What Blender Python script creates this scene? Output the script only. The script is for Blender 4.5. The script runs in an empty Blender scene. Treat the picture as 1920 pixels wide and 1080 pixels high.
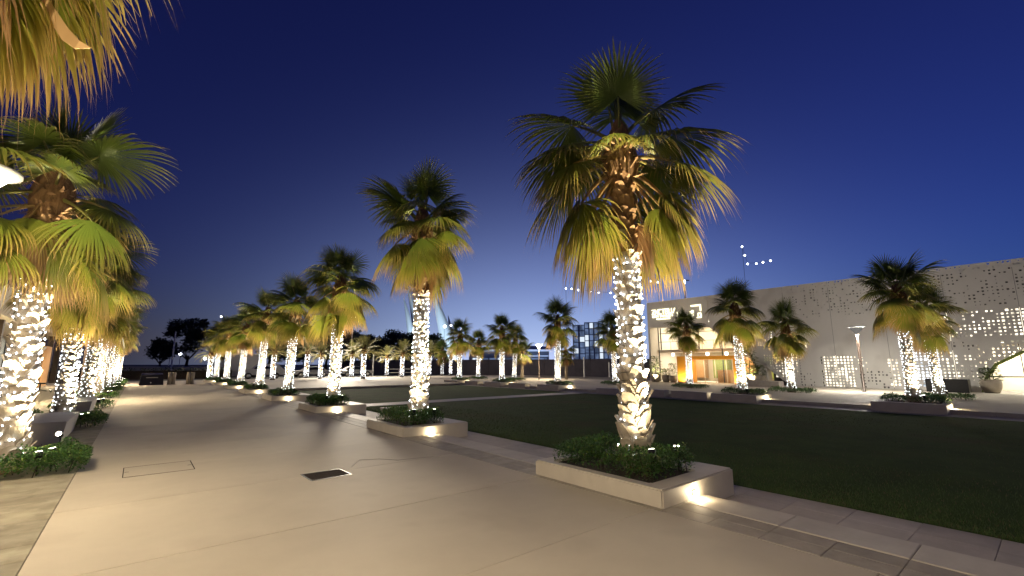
import bpy, bmesh, math, random
from mathutils import Vector, Matrix

R = math.radians
rnd = random.Random(7)
scene = bpy.context.scene
COL = scene.collection

# ------------------------------------------------------------------ camera
cam_d = bpy.data.cameras.new('camera')
cam_d.sensor_width = 36.0
cam_d.lens = 835.0 / 1920.0 * 36.0
cam_d.clip_start = 0.05
cam_d.clip_end = 6000.0
cam = bpy.data.objects.new('camera', cam_d)
COL.objects.link(cam)
cam.location = (0, 0, 1.6)
PITCH, YAW = R(9.718), R(39.567)
cam.rotation_euler = (R(90) + PITCH, 0, -YAW)
scene.camera = cam

# ------------------------------------------------------------------ world: dusk sky
SUN_AZ = R(82)           # the last light, over the low roofs to the right of the view axis
world = bpy.data.worlds.new('World')
scene.world = world
world.use_nodes = True
wn, wl = world.node_tree.nodes, world.node_tree.links
wn.clear()
w_out = wn.new('ShaderNodeOutputWorld')
w_bg = wn.new('ShaderNodeBackground')
w_sky = wn.new('ShaderNodeTexSky')
w_sky.sky_type = 'NISHITA'
w_sky.sun_disc = False
w_sky.sun_elevation = R(-2.0)        # just after sunset
w_sky.sun_rotation = SUN_AZ
w_sky.altitude = 0
w_sky.air_density = 1.0
w_sky.dust_density = 0.3
w_sky.ozone_density = 6.0
w_bg.inputs['Strength'].default_value = 0.60     # a sky below the horizon line is a hundred times dimmer than by day
# town glow low over the horizon: fades with height, widest towards the town
w_tc = wn.new('ShaderNodeTexCoord')
w_sep = wn.new('ShaderNodeSeparateXYZ')
wl.new(w_tc.outputs['Generated'], w_sep.inputs[0])
def wmath(op, a, b_=None):
    n_ = wn.new('ShaderNodeMath'); n_.operation = op
    for i_, v_ in enumerate((a, b_)):
        if v_ is None: continue
        if isinstance(v_, (int, float)): n_.inputs[i_].default_value = v_
        else: wl.new(v_, n_.inputs[i_])
    return n_.outputs[0]
GLOW_AZ = R(43)
elev = wmath('MAXIMUM', w_sep.outputs['Z'], 0.0)
fall = wmath('POWER', 2.718, wmath('MULTIPLY', elev, -5.5))
az = wmath('ADD', wmath('MULTIPLY', w_sep.outputs['X'], math.sin(GLOW_AZ)), wmath('MULTIPLY', w_sep.outputs['Y'], math.cos(GLOW_AZ)))
lobe = wmath('POWER', wmath('MAXIMUM', wmath('MULTIPLY', wmath('ADD', az, 1.0), 0.5), 0.0), 17.0)
glow = wmath('MULTIPLY', fall, lobe)
w_vm = wn.new('ShaderNodeVectorMath'); w_vm.operation = 'SCALE'
w_vm.inputs[0].default_value = (0.84, 1.07, 1.72)
wl.new(glow, w_vm.inputs['Scale'])
w_add = wn.new('ShaderNodeVectorMath'); w_add.operation = 'ADD'
wl.new(w_sky.outputs[0], w_add.inputs[0]); wl.new(w_vm.outputs[0], w_add.inputs[1])
wl.new(w_add.outputs[0], w_bg.inputs['Color'])
wl.new(w_bg.outputs[0], w_out.inputs['Surface'])

# the sun has set: only a trace of it is left
sun_d = bpy.data.lights.new('sun', 'SUN')
sun_d.energy = 0.012
sun_d.angle = R(20)
sun_d.color = (0.62, 0.68, 1.0)
sun = bpy.data.objects.new('sun', sun_d)
COL.objects.link(sun)
sun.rotation_euler = (R(75), 0, -SUN_AZ + R(180))

scene.view_settings.view_transform = 'Standard'
scene.view_settings.look = 'None'
scene.view_settings.exposure = 0.0
scene.view_settings.gamma = 1.0
scene.render.engine = 'CYCLES'
scene.cycles.use_denoising = True
scene.cycles.max_bounces = 5
scene.cycles.diffuse_bounces = 3
scene.cycles.glossy_bounces = 2
scene.cycles.transmission_bounces = 4
scene.cycles.transparent_max_bounces = 6
scene.cycles.sample_clamp_indirect = 4.0
scene.cycles.caustics_reflective = False
scene.cycles.caustics_refractive = False

# ------------------------------------------------------------------ materials
MATS = {}

def nodes_of(name):
    m = bpy.data.materials.new(name)
    m.use_nodes = True
    nt = m.node_tree
    b = nt.nodes['Principled BSDF']
    MATS[name] = m
    return m, nt, b

def surf(name, c1, c2=None, scale=4.0, rough=0.6, bump=0.0, bscale=60.0, detail=6.0, metal=0.0,
         spots=None, obj_var=0.0, stretch=(1, 1, 1), spec=0.5):
    """noise-varied surface in object space (world-sized)"""
    m, nt, b = nodes_of(name)
    L = nt.links
    geo = nt.nodes.new('ShaderNodeNewGeometry')
    mp = nt.nodes.new('ShaderNodeMapping')
    mp.inputs['Scale'].default_value = stretch
    L.new(geo.outputs['Position'], mp.inputs['Vector'])
    b.inputs['Roughness'].default_value = rough
    b.inputs['Metallic'].default_value = metal
    b.inputs['Specular IOR Level'].default_value = spec
    if c2 is None:
        c2 = tuple(x * 0.8 for x in c1)
    n1 = nt.nodes.new('ShaderNodeTexNoise')
    n1.inputs['Scale'].default_value = scale
    n1.inputs['Detail'].default_value = detail
    n1.inputs['Roughness'].default_value = 0.6
    L.new(mp.outputs[0], n1.inputs['Vector'])
    rmp = nt.nodes.new('ShaderNodeValToRGB')
    rmp.color_ramp.elements[0].position = 0.32
    rmp.color_ramp.elements[1].position = 0.68
    rmp.color_ramp.elements[0].color = (*c2, 1)
    rmp.color_ramp.elements[1].color = (*c1, 1)
    L.new(n1.outputs['Fac'], rmp.inputs['Fac'])
    col = rmp.outputs['Color']
    if spots:
        sc, sz, colr, amt = spots
        v = nt.nodes.new('ShaderNodeTexNoise')
        v.inputs['Scale'].default_value = sc
        v.inputs['Detail'].default_value = 3
        L.new(geo.outputs['Position'], v.inputs['Vector'])
        r2 = nt.nodes.new('ShaderNodeValToRGB')
        r2.color_ramp.elements[0].position = sz
        r2.color_ramp.elements[1].position = min(1.0, sz + 0.12)
        r2.color_ramp.elements[0].color = (0, 0, 0, 1)
        r2.color_ramp.elements[1].color = (amt, amt, amt, 1)
        L.new(v.outputs['Fac'], r2.inputs['Fac'])
        mx = nt.nodes.new('ShaderNodeMixRGB')
        mx.inputs['Color2'].default_value = (*colr, 1)
        L.new(r2.outputs['Color'], mx.inputs['Fac'])
        L.new(col, mx.inputs['Color1'])
        col = mx.outputs['Color']
    if obj_var:
        oi = nt.nodes.new('ShaderNodeObjectInfo')
        mr = nt.nodes.new('ShaderNodeMapRange')
        mr.inputs['To Min'].default_value = 1 - obj_var
        mr.inputs['To Max'].default_value = 1 + obj_var
        L.new(oi.outputs['Random'], mr.inputs['Value'])
        mul = nt.nodes.new('ShaderNodeVectorMath')
        mul.operation = 'SCALE'
        L.new(col, mul.inputs[0])
        L.new(mr.outputs[0], mul.inputs['Scale'])
        col = mul.outputs['Vector']
    L.new(col, b.inputs['Base Color'])
    if bump:
        n2 = nt.nodes.new('ShaderNodeTexNoise')
        n2.inputs['Scale'].default_value = bscale
        n2.inputs['Detail'].default_value = 5
        L.new(mp.outputs[0], n2.inputs['Vector'])
        bp = nt.nodes.new('ShaderNodeBump')
        bp.inputs['Strength'].default_value = bump
        bp.inputs['Distance'].default_value = 0.02
        L.new(n2.outputs['Fac'], bp.inputs['Height'])
        L.new(bp.outputs[0], b.inputs['Normal'])
    return m

def plain(name, c, rough=0.5, metal=0.0, spec=0.5):
    m, nt, b = nodes_of(name)
    b.inputs['Base Color'].default_value = (*c, 1)
    b.inputs['Roughness'].default_value = rough
    b.inputs['Metallic'].default_value = metal
    b.inputs['Specular IOR Level'].default_value = spec
    return m

def emit(name, c, strength, vary=0.0, vscale=1.0):
    m = bpy.data.materials.new(name)
    m.use_nodes = True
    nt = m.node_tree
    nt.nodes.clear()
    o = nt.nodes.new('ShaderNodeOutputMaterial')
    e = nt.nodes.new('ShaderNodeEmission')
    e.inputs['Color'].default_value = (*c, 1)
    e.inputs['Strength'].default_value = strength
    if vary:
        geo = nt.nodes.new('ShaderNodeNewGeometry')
        n = nt.nodes.new('ShaderNodeTexNoise')
        n.inputs['Scale'].default_value = vscale
        n.inputs['Detail'].default_value = 2
        mr = nt.nodes.new('ShaderNodeMapRange')
        mr.inputs['From Min'].default_value = 0.35
        mr.inputs['From Max'].default_value = 0.68
        mr.inputs['To Min'].default_value = strength * (1 - vary)
        mr.inputs['To Max'].default_value = strength * (1 + vary)
        nt.links.new(geo.outputs['Position'], n.inputs['Vector'])
        nt.links.new(n.outputs['Fac'], mr.inputs['Value'])
        nt.links.new(mr.outputs[0], e.inputs['Strength'])
    nt.links.new(e.outputs[0], o.inputs['Surface'])
    MATS[name] = m
    return m

def leafmat(name, rough=0.45, trans=0.35, vary=0.25):
    """leaf colour from the mesh's own colour attribute, varied per object"""
    m, nt, b = nodes_of(name)
    L = nt.links
    at = nt.nodes.new('ShaderNodeVertexColor')
    at.layer_name = 'leafcol'
    oi = nt.nodes.new('ShaderNodeObjectInfo')
    mr = nt.nodes.new('ShaderNodeMapRange')
    mr.inputs['To Min'].default_value = 1 - vary
    mr.inputs['To Max'].default_value = 1 + vary
    L.new(oi.outputs['Random'], mr.inputs['Value'])
    mul = nt.nodes.new('ShaderNodeVectorMath')
    mul.operation = 'SCALE'
    L.new(at.outputs['Color'], mul.inputs[0])
    L.new(mr.outputs[0], mul.inputs['Scale'])
    L.new(mul.outputs['Vector'], b.inputs['Base Color'])
    b.inputs['Roughness'].default_value = rough
    tr = nt.nodes.new('ShaderNodeBsdfTranslucent')
    L.new(mul.outputs['Vector'], tr.inputs['Color'])
    mix = nt.nodes.new('ShaderNodeMixShader')
    mix.inputs['Fac'].default_value = trans
    out = nt.nodes['Material Output']
    L.new(b.outputs[0], mix.inputs[1])
    L.new(tr.outputs[0], mix.inputs[2])
    L.new(mix.outputs[0], out.inputs['Surface'])
    return m

surf('concrete', (0.56, 0.505, 0.41), (0.47, 0.42, 0.34), scale=0.55, rough=0.68, bump=0.08, bscale=200, obj_var=0.05, spec=0.35,
     spots=(1.1, 0.57, (0.40, 0.35, 0.28), 0.40))
surf('joint', (0.20, 0.175, 0.145), rough=0.9)
surf('pavestone', (0.37, 0.335, 0.255), (0.24, 0.215, 0.155), scale=3.2, rough=0.75, bump=0.25, bscale=45, obj_var=0.14,
     stretch=(0.9, 1.3, 1), spots=(4.0, 0.56, (0.20, 0.18, 0.125), 0.6))
surf('bandstone', (0.40, 0.36, 0.30), (0.30, 0.27, 0.225), scale=5, rough=0.65, bump=0.15, bscale=80, obj_var=0.12)
surf('kerbstone', (0.56, 0.52, 0.45), (0.47, 0.43, 0.37), scale=3, rough=0.6, bump=0.1, bscale=90, obj_var=0.06)
surf('stripstone', (0.46, 0.41, 0.36), (0.36, 0.32, 0.28), scale=3.5, rough=0.65, bump=0.15, bscale=70, obj_var=0.09)
surf('planterstone', (0.66, 0.61, 0.53), (0.58, 0.53, 0.46), scale=2.5, rough=0.55, bump=0.08, bscale=150,
     spots=(3.0, 0.62, (0.48, 0.43, 0.36), 0.35))
surf('soil', (0.05, 0.035, 0.022), (0.03, 0.02, 0.012), scale=20, rough=0.95, bump=0.6, bscale=60)
surf('lawn', (0.056, 0.098, 0.024), (0.040, 0.072, 0.018), scale=1.2, rough=0.95, bump=0.8, bscale=90, spec=0.1,
     spots=(0.35, 0.55, (0.07, 0.07, 0.028), 0.5))
surf('asphalt', (0.06, 0.06, 0.06), (0.04, 0.04, 0.04), scale=3, rough=0.8, bump=0.2, bscale=100)
surf('terrain', (0.16, 0.13, 0.10), (0.10, 0.085, 0.065), scale=0.2, rough=0.95)
surf('bark', (0.26, 0.18, 0.10), (0.12, 0.08, 0.045), scale=14, rough=0.9, bump=0.6, bscale=40, stretch=(1, 1, 3))
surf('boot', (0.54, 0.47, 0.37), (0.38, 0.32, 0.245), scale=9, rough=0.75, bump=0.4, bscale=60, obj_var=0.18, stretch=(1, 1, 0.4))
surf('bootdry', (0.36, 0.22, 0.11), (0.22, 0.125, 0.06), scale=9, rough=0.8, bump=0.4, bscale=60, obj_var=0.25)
surf('fibre', (0.28, 0.16, 0.075), (0.12, 0.065, 0.03), scale=18, rough=0.95, bump=1.0, bscale=50, stretch=(1, 1, 0.3))
surf('darkbark', (0.08, 0.06, 0.045), (0.04, 0.03, 0.022), scale=12, rough=0.9, bump=0.5, bscale=40)
surf('facade', (0.70, 0.67, 0.62), (0.64, 0.61, 0.56), scale=0.8, rough=0.7, bump=0.03, bscale=60, obj_var=0.02,
     spots=(0.6, 0.56, (0.50, 0.47, 0.42), 0.4), stretch=(1, 1, 0.35))
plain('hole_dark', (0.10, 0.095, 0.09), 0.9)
surf('cream', (0.66, 0.58, 0.45), (0.60, 0.52, 0.40), scale=1.2, rough=0.6)
surf('woodpanel', (0.48, 0.27, 0.11), (0.36, 0.19, 0.07), scale=5, rough=0.5, stretch=(4, 4, 0.4))
surf('brownmetal', (0.055, 0.036, 0.026), (0.04, 0.027, 0.02), scale=6, rough=0.45, metal=0.3)
surf('portalorange', (0.80, 0.36, 0.035), (0.72, 0.30, 0.025), scale=1.5, rough=0.35)
plain('darkmetal', (0.03, 0.03, 0.032), 0.4, 0.6)
plain('whitepaint', (0.75, 0.75, 0.73), 0.5)
plain('cable', (0.03, 0.045, 0.03), 0.6)
surf('grating', (0.060, 0.046, 0.040), (0.035, 0.028, 0.026), scale=30, rough=0.9, spec=0.15)
plain('rubber', (0.015, 0.015, 0.015), 0.8)
plain('carwhite', (0.62, 0.62, 0.60), 0.25)
plain('carsilver', (0.42, 0.42, 0.43), 0.25, 0.3)
plain('carblack', (0.02, 0.02, 0.024), 0.25)
plain('carglass', (0.012, 0.014, 0.018), 0.08)
plain('chrome', (0.5, 0.5, 0.5), 0.2, 1.0)
surf('hoarding', (0.11, 0.10, 0.125), (0.08, 0.074, 0.095), scale=1, rough=0.8, obj_var=0.1)
surf('bollardstone', (0.48, 0.42, 0.34), (0.40, 0.34, 0.27), scale=6, rough=0.6)
plain('sailcloth', (0.78, 0.82, 0.85), 0.8)
surf('hotelwall', (0.45, 0.50, 0.60), (0.40, 0.45, 0.55), scale=0.2, rough=0.7)
surf('terracotta', (0.42, 0.36, 0.28), (0.34, 0.29, 0.22), scale=5, rough=0.7)
plain('drystrap', (0.55, 0.36, 0.18), 0.55)
leafmat('frond', 0.42, 0.36, 0.30)
leafmat('shrubleaf', 0.35, 0.25, 0.2)
leafmat('treeleaf', 0.6, 0.2, 0.3)
leafmat('grassblade', 0.6, 0.3, 0.2)

m, nt, b = nodes_of('glass')
b.inputs['Base Color'].default_value = (0.75, 0.82, 0.80, 1)
b.inputs['Roughness'].default_value = 0.03
tb = nt.nodes.new('ShaderNodeBsdfTransparent')
mx = nt.nodes.new('ShaderNodeMixShader')
fr = nt.nodes.new('ShaderNodeFresnel')
nt.links.new(fr.outputs[0], mx.inputs['Fac'])
nt.links.new(tb.outputs[0], mx.inputs[1])
nt.links.new(b.outputs[0], mx.inputs[2])
nt.links.new(mx.outputs[0], nt.nodes['Material Output'].inputs['Surface'])

BULB = emit('bulb', (0.92, 0.96, 1.0), 7.5)
BULB_NEAR = emit('bulbnear', (0.90, 0.95, 1.0), 20.0)
emit('bulbwarm', (1.0, 0.88, 0.66), 10.0)
emit('spotlens', (1.0, 0.93, 0.75), 30.0)
emit('steplens', (1.0, 0.74, 0.40), 40.0)
emit('lampglow', (1.0, 0.88, 0.66), 22.0)
emit('lampdim', (1.0, 0.95, 0.86), 0.18)
emit('interior', (1.0, 0.90, 0.70), 2.2, 0.85, 1.3)
emit('interiorcool', (0.85, 0.92, 1.0), 2.2, 0.8, 1.6)
emit('interiorwarm', (1.0, 0.80, 0.52), 0.55, 0.7, 0.9)
emit('signglow', (1.0, 0.93, 0.62), 3.2)
emit('pendant', (1.0, 0.92, 0.78), 9.0)
emit('farwhite', (0.88, 0.94, 1.0), 12.0)
emit('farwindow', (0.78, 0.88, 1.0), 1.0)
emit('farwindowdim', (0.28, 0.40, 0.72), 0.34, 0.6, 0.25)
emit('tailred', (1.0, 0.06, 0.04), 6.0)
emit('bluestrip', (0.45, 0.62, 1.0), 0.8)
M = MATS

# ------------------------------------------------------------------ mesh helpers
class MB:
    def __init__(s):
        s.v, s.f, s.mi, s.vc = [], [], [], []

    def add(s, verts, faces, mi=0, col=None):
        o = len(s.v)
        s.v += [tuple(p) for p in verts]
        if col is not None:
            s.vc += [col] * len(verts) if not isinstance(col, list) else col
        s.f += [tuple(i + o for i in f) for f in faces]
        s.mi += [mi] * len(faces)
        return s

    def box(s, x0, x1, y0, y1, z0, z1, mi=0):
        return s.add([(x0, y0, z0), (x1, y0, z0), (x1, y1, z0), (x0, y1, z0), (x0, y0, z1), (x1, y0, z1), (x1, y1, z1), (x0, y1, z1)],
                     [(0, 3, 2, 1), (4, 5, 6, 7), (0, 1, 5, 4), (1, 2, 6, 5), (2, 3, 7, 6), (3, 0, 4, 7)], mi)

    def cham(s, x0, x1, y0, y1, z0, z1, c=0.01, mi=0):
        """box with a chamfered top edge"""
        return s.add([(x0, y0, z0), (x1, y0, z0), (x1, y1, z0), (x0, y1, z0),
                      (x0, y0, z1 - c), (x1, y0, z1 - c), (x1, y1, z1 - c), (x0, y1, z1 - c),
                      (x0 + c, y0 + c, z1), (x1 - c, y0 + c, z1), (x1 - c, y1 - c, z1), (x0 + c, y1 - c, z1)],
                     [(0, 3, 2, 1), (8, 9, 10, 11), (0, 1, 5, 4), (1, 2, 6, 5), (2, 3, 7, 6), (3, 0, 4, 7),
                      (4, 5, 9, 8), (5, 6, 10, 9), (6, 7, 11, 10), (7, 4, 8, 11)], mi)

    def lathe(s, prof, n=16, cx=0, cy=0, mi=0, caps=True):
        o = len(s.v)
        vs, fs = [], []
        for (r, z) in prof:
            for k in range(n):
                a = 2 * math.pi * k / n
                vs.append((cx + r * math.cos(a), cy + r * math.sin(a), z))
        for i in range(len(prof) - 1):
            for k in range(n):
                k2 = (k + 1) % n
                fs.append((i * n + k, i * n + k2, (i + 1) * n + k2, (i + 1) * n + k))
        if caps:
            fs.append(tuple(range(n - 1, -1, -1)))
            fs.append(tuple((len(prof) - 1) * n + k for k in range(n)))
        return s.add(vs, fs, mi)

    def tube(s, pts, rad, n=6, mi=0, col=None):
        pts = [Vector(p) for p in pts]
        if not hasattr(rad, '__len__'):
            rad = [rad] * len(pts)
        vs, fs = [], []
        for i, p in enumerate(pts):
            d = (pts[min(i + 1, len(pts) - 1)] - pts[max(i - 1, 0)]).normalized()
            up = Vector((0, 0, 1)) if abs(d.z) < 0.95 else Vector((1, 0, 0))
            a = d.cross(up).normalized()
            c = a.cross(d)
            for k in range(n):
                t = 2 * math.pi * k / n
                vs.append(p + (a * math.cos(t) + c * math.sin(t)) * rad[i])
        for i in range(len(pts) - 1):
            for k in range(n):
                k2 = (k + 1) % n
                fs.append((i * n + k, i * n + k2, (i + 1) * n + k2, (i + 1) * n + k))
        fs.append(tuple(range(n - 1, -1, -1)))
        fs.append(tuple((len(pts) - 1) * n + k for k in range(n)))
        return s.add(vs, fs, mi, col)

    def octa(s, c, r, mi=0, st=1.0):
        x, y, z = c
        return s.add([(x + r, y, z), (x - r, y, z), (x, y + r, z), (x, y - r, z), (x, y, z + r * st), (x, y, z - r * st)],
                     [(0, 2, 4), (2, 1, 4), (1, 3, 4), (3, 0, 4), (2, 0, 5), (1, 2, 5), (3, 1, 5), (0, 3, 5)], mi)

    def mesh(s, name, mats, smooth=False):
        me = bpy.data.meshes.new(name)
        me.from_pydata(s.v, [], s.f)
        if not isinstance(mats, (list, tuple)):
            mats = [mats]
        for m_ in mats:
            me.materials.append(M[m_] if isinstance(m_, str) else m_)
        if len(mats) > 1:
            me.polygons.foreach_set('material_index', s.mi)
        if smooth:
            me.polygons.foreach_set('use_smooth', [True] * len(me.polygons))
        if s.vc:
            ca = me.color_attributes.new('leafcol', 'FLOAT_COLOR', 'POINT')
            flat = []
            for c in s.vc:
                flat += [c[0], c[1], c[2], 1.0]
            ca.data.foreach_set('color', flat)
        me.update()
        return me

    def build(s, name, mats, parent=None, smooth=False, loc=None, bevel=0.0):
        me = s.mesh(name, mats, smooth)
        if bevel:
            bm = bmesh.new()
            bm.from_mesh(me)
            bmesh.ops.bevel(bm, geom=[e for e in bm.edges], offset=bevel, segments=2, affect='EDGES', clamp_overlap=True)
            bm.to_mesh(me)
            bm.free()
        return link(name, me, parent, loc)

def link(name, me, parent=None, loc=None, rotz=0.0, sc=1.0):
    o = bpy.data.objects.new(name, me)
    COL.objects.link(o)
    if parent is not None:
        o.parent = parent
    if loc is not None:
        o.location = loc
    if rotz:
        o.rotation_euler = (0, 0, rotz)
    if sc != 1.0:
        o.scale = (sc, sc, sc) if not hasattr(sc, '__len__') else sc
    return o

def empty(name, loc=(0, 0, 0), rotz=0.0):
    o = bpy.data.objects.new(name, None)
    COL.objects.link(o)
    o.empty_display_size = 0.2
    o.location = loc
    o.rotation_euler = (0, 0, rotz)
    return o

def tag(o, label=None, cat=None, group=None, kind=None):
    if label: o['label'] = label
    if cat: o['category'] = cat
    if group: o['group'] = group
    if kind: o['kind'] = kind
    return o

def lamp(name, typ, parent, loc, energy, color, **kw):
    d = bpy.data.lights.new(name, typ)
    d.energy = energy
    d.color = color
    for k, v in kw.items():
        if k != 'aim':
            setattr(d, k, v)
    o = bpy.data.objects.new(name, d)
    COL.objects.link(o)
    o.parent = parent
    o.location = loc
    if 'aim' in kw:
        o.rotation_euler = Vector(kw['aim']).to_track_quat('-Z', 'Y').to_euler()
    return o

ORD = ['first', 'second', 'third', 'fourth', 'fifth', 'sixth', 'seventh', 'eighth', 'ninth', 'tenth', 'eleventh', 'twelfth']

# ------------------------------------------------------------------ ground and paving
SX = lambda o: tag(o, kind='structure')
g = MB(); g.add([(-2500, -2500, -0.32), (2500, -2500, -0.32), (2500, 2500, -0.32), (-2500, 2500, -0.32)], [(0, 1, 2, 3)])
SX(g.build('ground', 'terrain'))

def sheet(name, mat, x0, x1, y0, y1, z, depth=0.3):
    b_ = MB(); b_.box(x0, x1, y0, y1, z - depth, z)
    return SX(b_.build(name, mat))

def tiles(parent, name, mat, xs, ys, z, gap=0.006, th=0.03, most=300, key=None, ch=0.004):
    """one shared mesh per size; each paver an object, the ones past the limit joined"""
    cells = []
    for i in range(len(xs) - 1):
        for j in range(len(ys) - 1):
            cells.append((xs[i], xs[i + 1], ys[j], ys[j + 1]))
    cells.sort(key=lambda c: math.hypot((c[0] + c[1]) / 2, (c[2] + c[3]) / 2 - 2.5))
    cache = {}
    rest = MB()
    r_ = random.Random(hash(name) % 1000)
    for n_, (x0, x1, y0, y1) in enumerate(cells):
        w, l = x1 - x0 - gap, y1 - y0 - gap
        cx, cy = (x0 + x1) / 2, (y0 + y1) / 2
        dz = r_.uniform(-0.0012, 0.0012)
        if n_ < most:
            kk = (round(w, 3), round(l, 3))
            if kk not in cache:
                q = MB(); q.cham(-w / 2, w / 2, -l / 2, l / 2, -th, 0, ch)
                cache[kk] = q.mesh(name, mat)
            link(name, cache[kk], parent, (cx, cy, z + dz))
        else:
            rest.cham(cx - w / 2, cx + w / 2, cy - l / 2, cy + l / 2, z - th, z + dz, ch)
    if rest.v:
        tag(rest.build('distant_pavers', mat, parent), kind='stuff')

def rng(a, b_, n):
    return [a + (b_ - a) * i / n for i in range(n + 1)]

# avenue: wide cast concrete slabs with saw-cut joints
av = sheet('avenue_path', 'joint', -0.55, 4.62, -6, 46, -0.012)
ys = [-5.6, -3.4, -1.2, 1.10, 3.13, 5.02, 7.18]
while ys[-1] < 43.5:
    ys.append(ys[-1] + 2.1)
ys.append(46.0)
tiles(av, 'paving_slab', 'concrete', [-0.55, 4.62], ys, 0.0, gap=0.009, th=0.03, ch=0.003)

lp = sheet('left_pavement', 'joint', -5.05, -0.552, -6, 46, -0.012)
tiles(lp, 'paver', 'pavestone', rng(-5.05, -0.550, 5), rng(-6, 46, 116), 0.0, gap=0.005, th=0.03)
pb = sheet('paver_band', 'joint', 4.625, 5.12, -6, 46, -0.012)
tiles(pb, 'paver', 'bandstone', [4.625, 4.8725, 5.12], rng(-6, 46, 104), 0.0, gap=0.005, most=220)
ks = sheet('kerb_step', 'joint', 5.125, 5.60, -6, 33, -0.012, depth=0.29)
tiles(ks, 'kerb_stone', 'kerbstone', [5.125, 5.612], rng(-6, 33, 39), 0.004, gap=0.006, th=0.16, ch=0.008)
ls = sheet('lower_strip', 'joint', 5.62, 6.95, -6, 33, -0.162, depth=0.15)
tiles(ls, 'paver', 'stripstone', [5.62, 6.06, 6.505, 6.95], rng(-6, 33, 65), -0.15, gap=0.004, most=160)

sheet('lawn', 'lawn', 6.955, 21.30, -8, 18.7, -0.15, 0.15)
lw2 = sheet('lawn', 'lawn', 6.955, 21.30, 19.9, 33.0, -0.15, 0.15)
cp = sheet('cross_path', 'joint', 6.955, 21.30, 18.705, 19.895, -0.152, 0.148)
tiles(cp, 'paving_slab', 'kerbstone', rng(6.955, 21.30, 10), [18.705, 19.895], -0.136, gap=0.008)
fs_ = sheet('far_lower_strip', 'stripstone', 21.305, 22.42, -8, 33.0, -0.146, 0.15)
fk = sheet('far_kerb_step', 'joint', 22.425, 22.90, -8, 33, -0.012, 0.29)
tiles(fk, 'kerb_stone', 'kerbstone', [22.413, 22.90], rng(-8, 33, 30), 0.004, gap=0.006, th=0.16, ch=0.008)
fp = sheet('far_plaza', 'joint', 22.905, 46, -8, 46, -0.012)
tiles(fp, 'paving_slab', 'concrete', rng(22.905, 37.9, 6), rng(-8, 46, 20), 0.0, gap=0.008)
sheet('entrance_floor', 'kerbstone', 37.91, 45.9, 14.6, 26, 0.001, 0.01)
np_ = sheet('north_plaza', 'concrete', 5.14, 22.90, 33.01, 46, -0.001)
sheet('cross_avenue', 'stripstone', -40, 60, 46.01, 56, -0.004)
sheet('car_park', 'asphalt', -60, 90, 56.01, 72, -0.10, 0.2)
sheet('verge', 'terrain', -90, 140, 72.01, 96, -0.06, 0.2)
sheet('road', 'asphalt', -200, 260, 96.01, 112, -0.05, 0.2)
sheet('left_terrace', 'stripstone', -14, -5.055, -6, 46, -0.003)

# real grass along the near edges of the lawn, where blades can be seen
gb = MB()
r_ = random.Random(3)
for i in range(42000):
    u = r_.random()
    y = -1.0 + 19.6 * r_.random() ** 1.25
    x = 6.97 + (3.2 * r_.random() ** 2.2 if r_.random() < 0.7 else 12.0 * r_.random() ** 1.4)
    a = r_.uniform(0, 6.283)
    h = r_.uniform(0.018, 0.045) * (1.25 if x < 7.05 else 1)
    w = 0.0045
    lx, ly = r_.uniform(-0.02, 0.02), r_.uniform(-0.02, 0.02)
    c = r_.uniform(0.7, 1.3)
    cc = (0.055 * c, 0.10 * c, 0.022 * c) if r_.random() > 0.12 else (0.12 * c, 0.10 * c, 0.045 * c)
    gb.add([(x - w * math.cos(a), y - w * math.sin(a), -0.151), (x + w * math.cos(a), y + w * math.sin(a), -0.151),
            (x + lx, y + ly, -0.15 + h)], [(0, 1, 2)], 0, cc)
tag(gb.build('grass', 'grassblade'), 'short green grass blades covering the near part of the lawn', 'grass', kind='stuff')

# floor hardware in the avenue
gr = empty('drain_grate', (2.30, 7.07, 0))
b_ = MB()
b_.box(-0.29, 0.29, -0.245, -0.225, 0.0005, 0.006); b_.box(-0.29, 0.29, 0.225, 0.245, 0.0005, 0.006)
b_.box(-0.29, -0.27, -0.225, 0.225, 0.0005, 0.006); b_.box(0.27, 0.29, -0.225, 0.225, 0.0005, 0.006)
b_.build('frame', 'darkmetal', gr)
b_ = MB(); b_.box(-0.27, 0.27, -0.225, 0.225, 0.0005, 0.002); b_.build('pit', 'grating', gr)
q = MB(); q.box(-0.26, 0.26, -0.009, 0.009, 0, 0.0045); bar = q.mesh('bar', 'grating')
for k in range(14):
    link('bar', bar, gr, (0, -0.205 + k * 0.0315, 0.001))
gr.rotation_euler = (0, 0, R(2))
tag(gr, 'dark brown metal drain grate set flush in the concrete avenue', 'drain grate')
ac = empty('access_cover', (0.42, 9.13, 0))
for nm, (x0, x1, y0, y1) in {'edge': (-0.43, -0.418, -0.40, 0.40), 'edge.001': (0.418, 0.43, -0.40, 0.40),
                             'edge.002': (-0.416, 0.416, -0.404, -0.396), 'edge.003': (-0.416, 0.416, 0.396, 0.404)}.items():
    b_ = MB(); b_.box(x0, x1, y0, y1, 0.0005, 0.0035); b_.build('edge', 'grating', ac)
b_ = MB(); b_.box(-0.414, 0.414, -0.394, 0.394, 0.0005, 0.0022); b_.build('infill', 'concrete', ac)
for sx in (-1, 1):
    b_ = MB(); b_.box(min(sx * 0.41, sx * 0.36), max(sx * 0.41, sx * 0.36), -0.012, 0.012, 0.0025, 0.004); b_.build('key_slot', 'darkmetal', ac)
tag(ac, 'concrete filled access cover outlined by thin metal edges in the avenue floor', 'access cover')
b_ = MB(); b_.tube([(2.75, 7.3, 0.002), (3.05, 7.75, 0.002), (3.35, 7.62, 0.002), (3.55, 7.33, 0.002), (3.9, 7.27, 0.002), (4.3, 7.17, 0.002)], 0.0035, 4)
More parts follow.
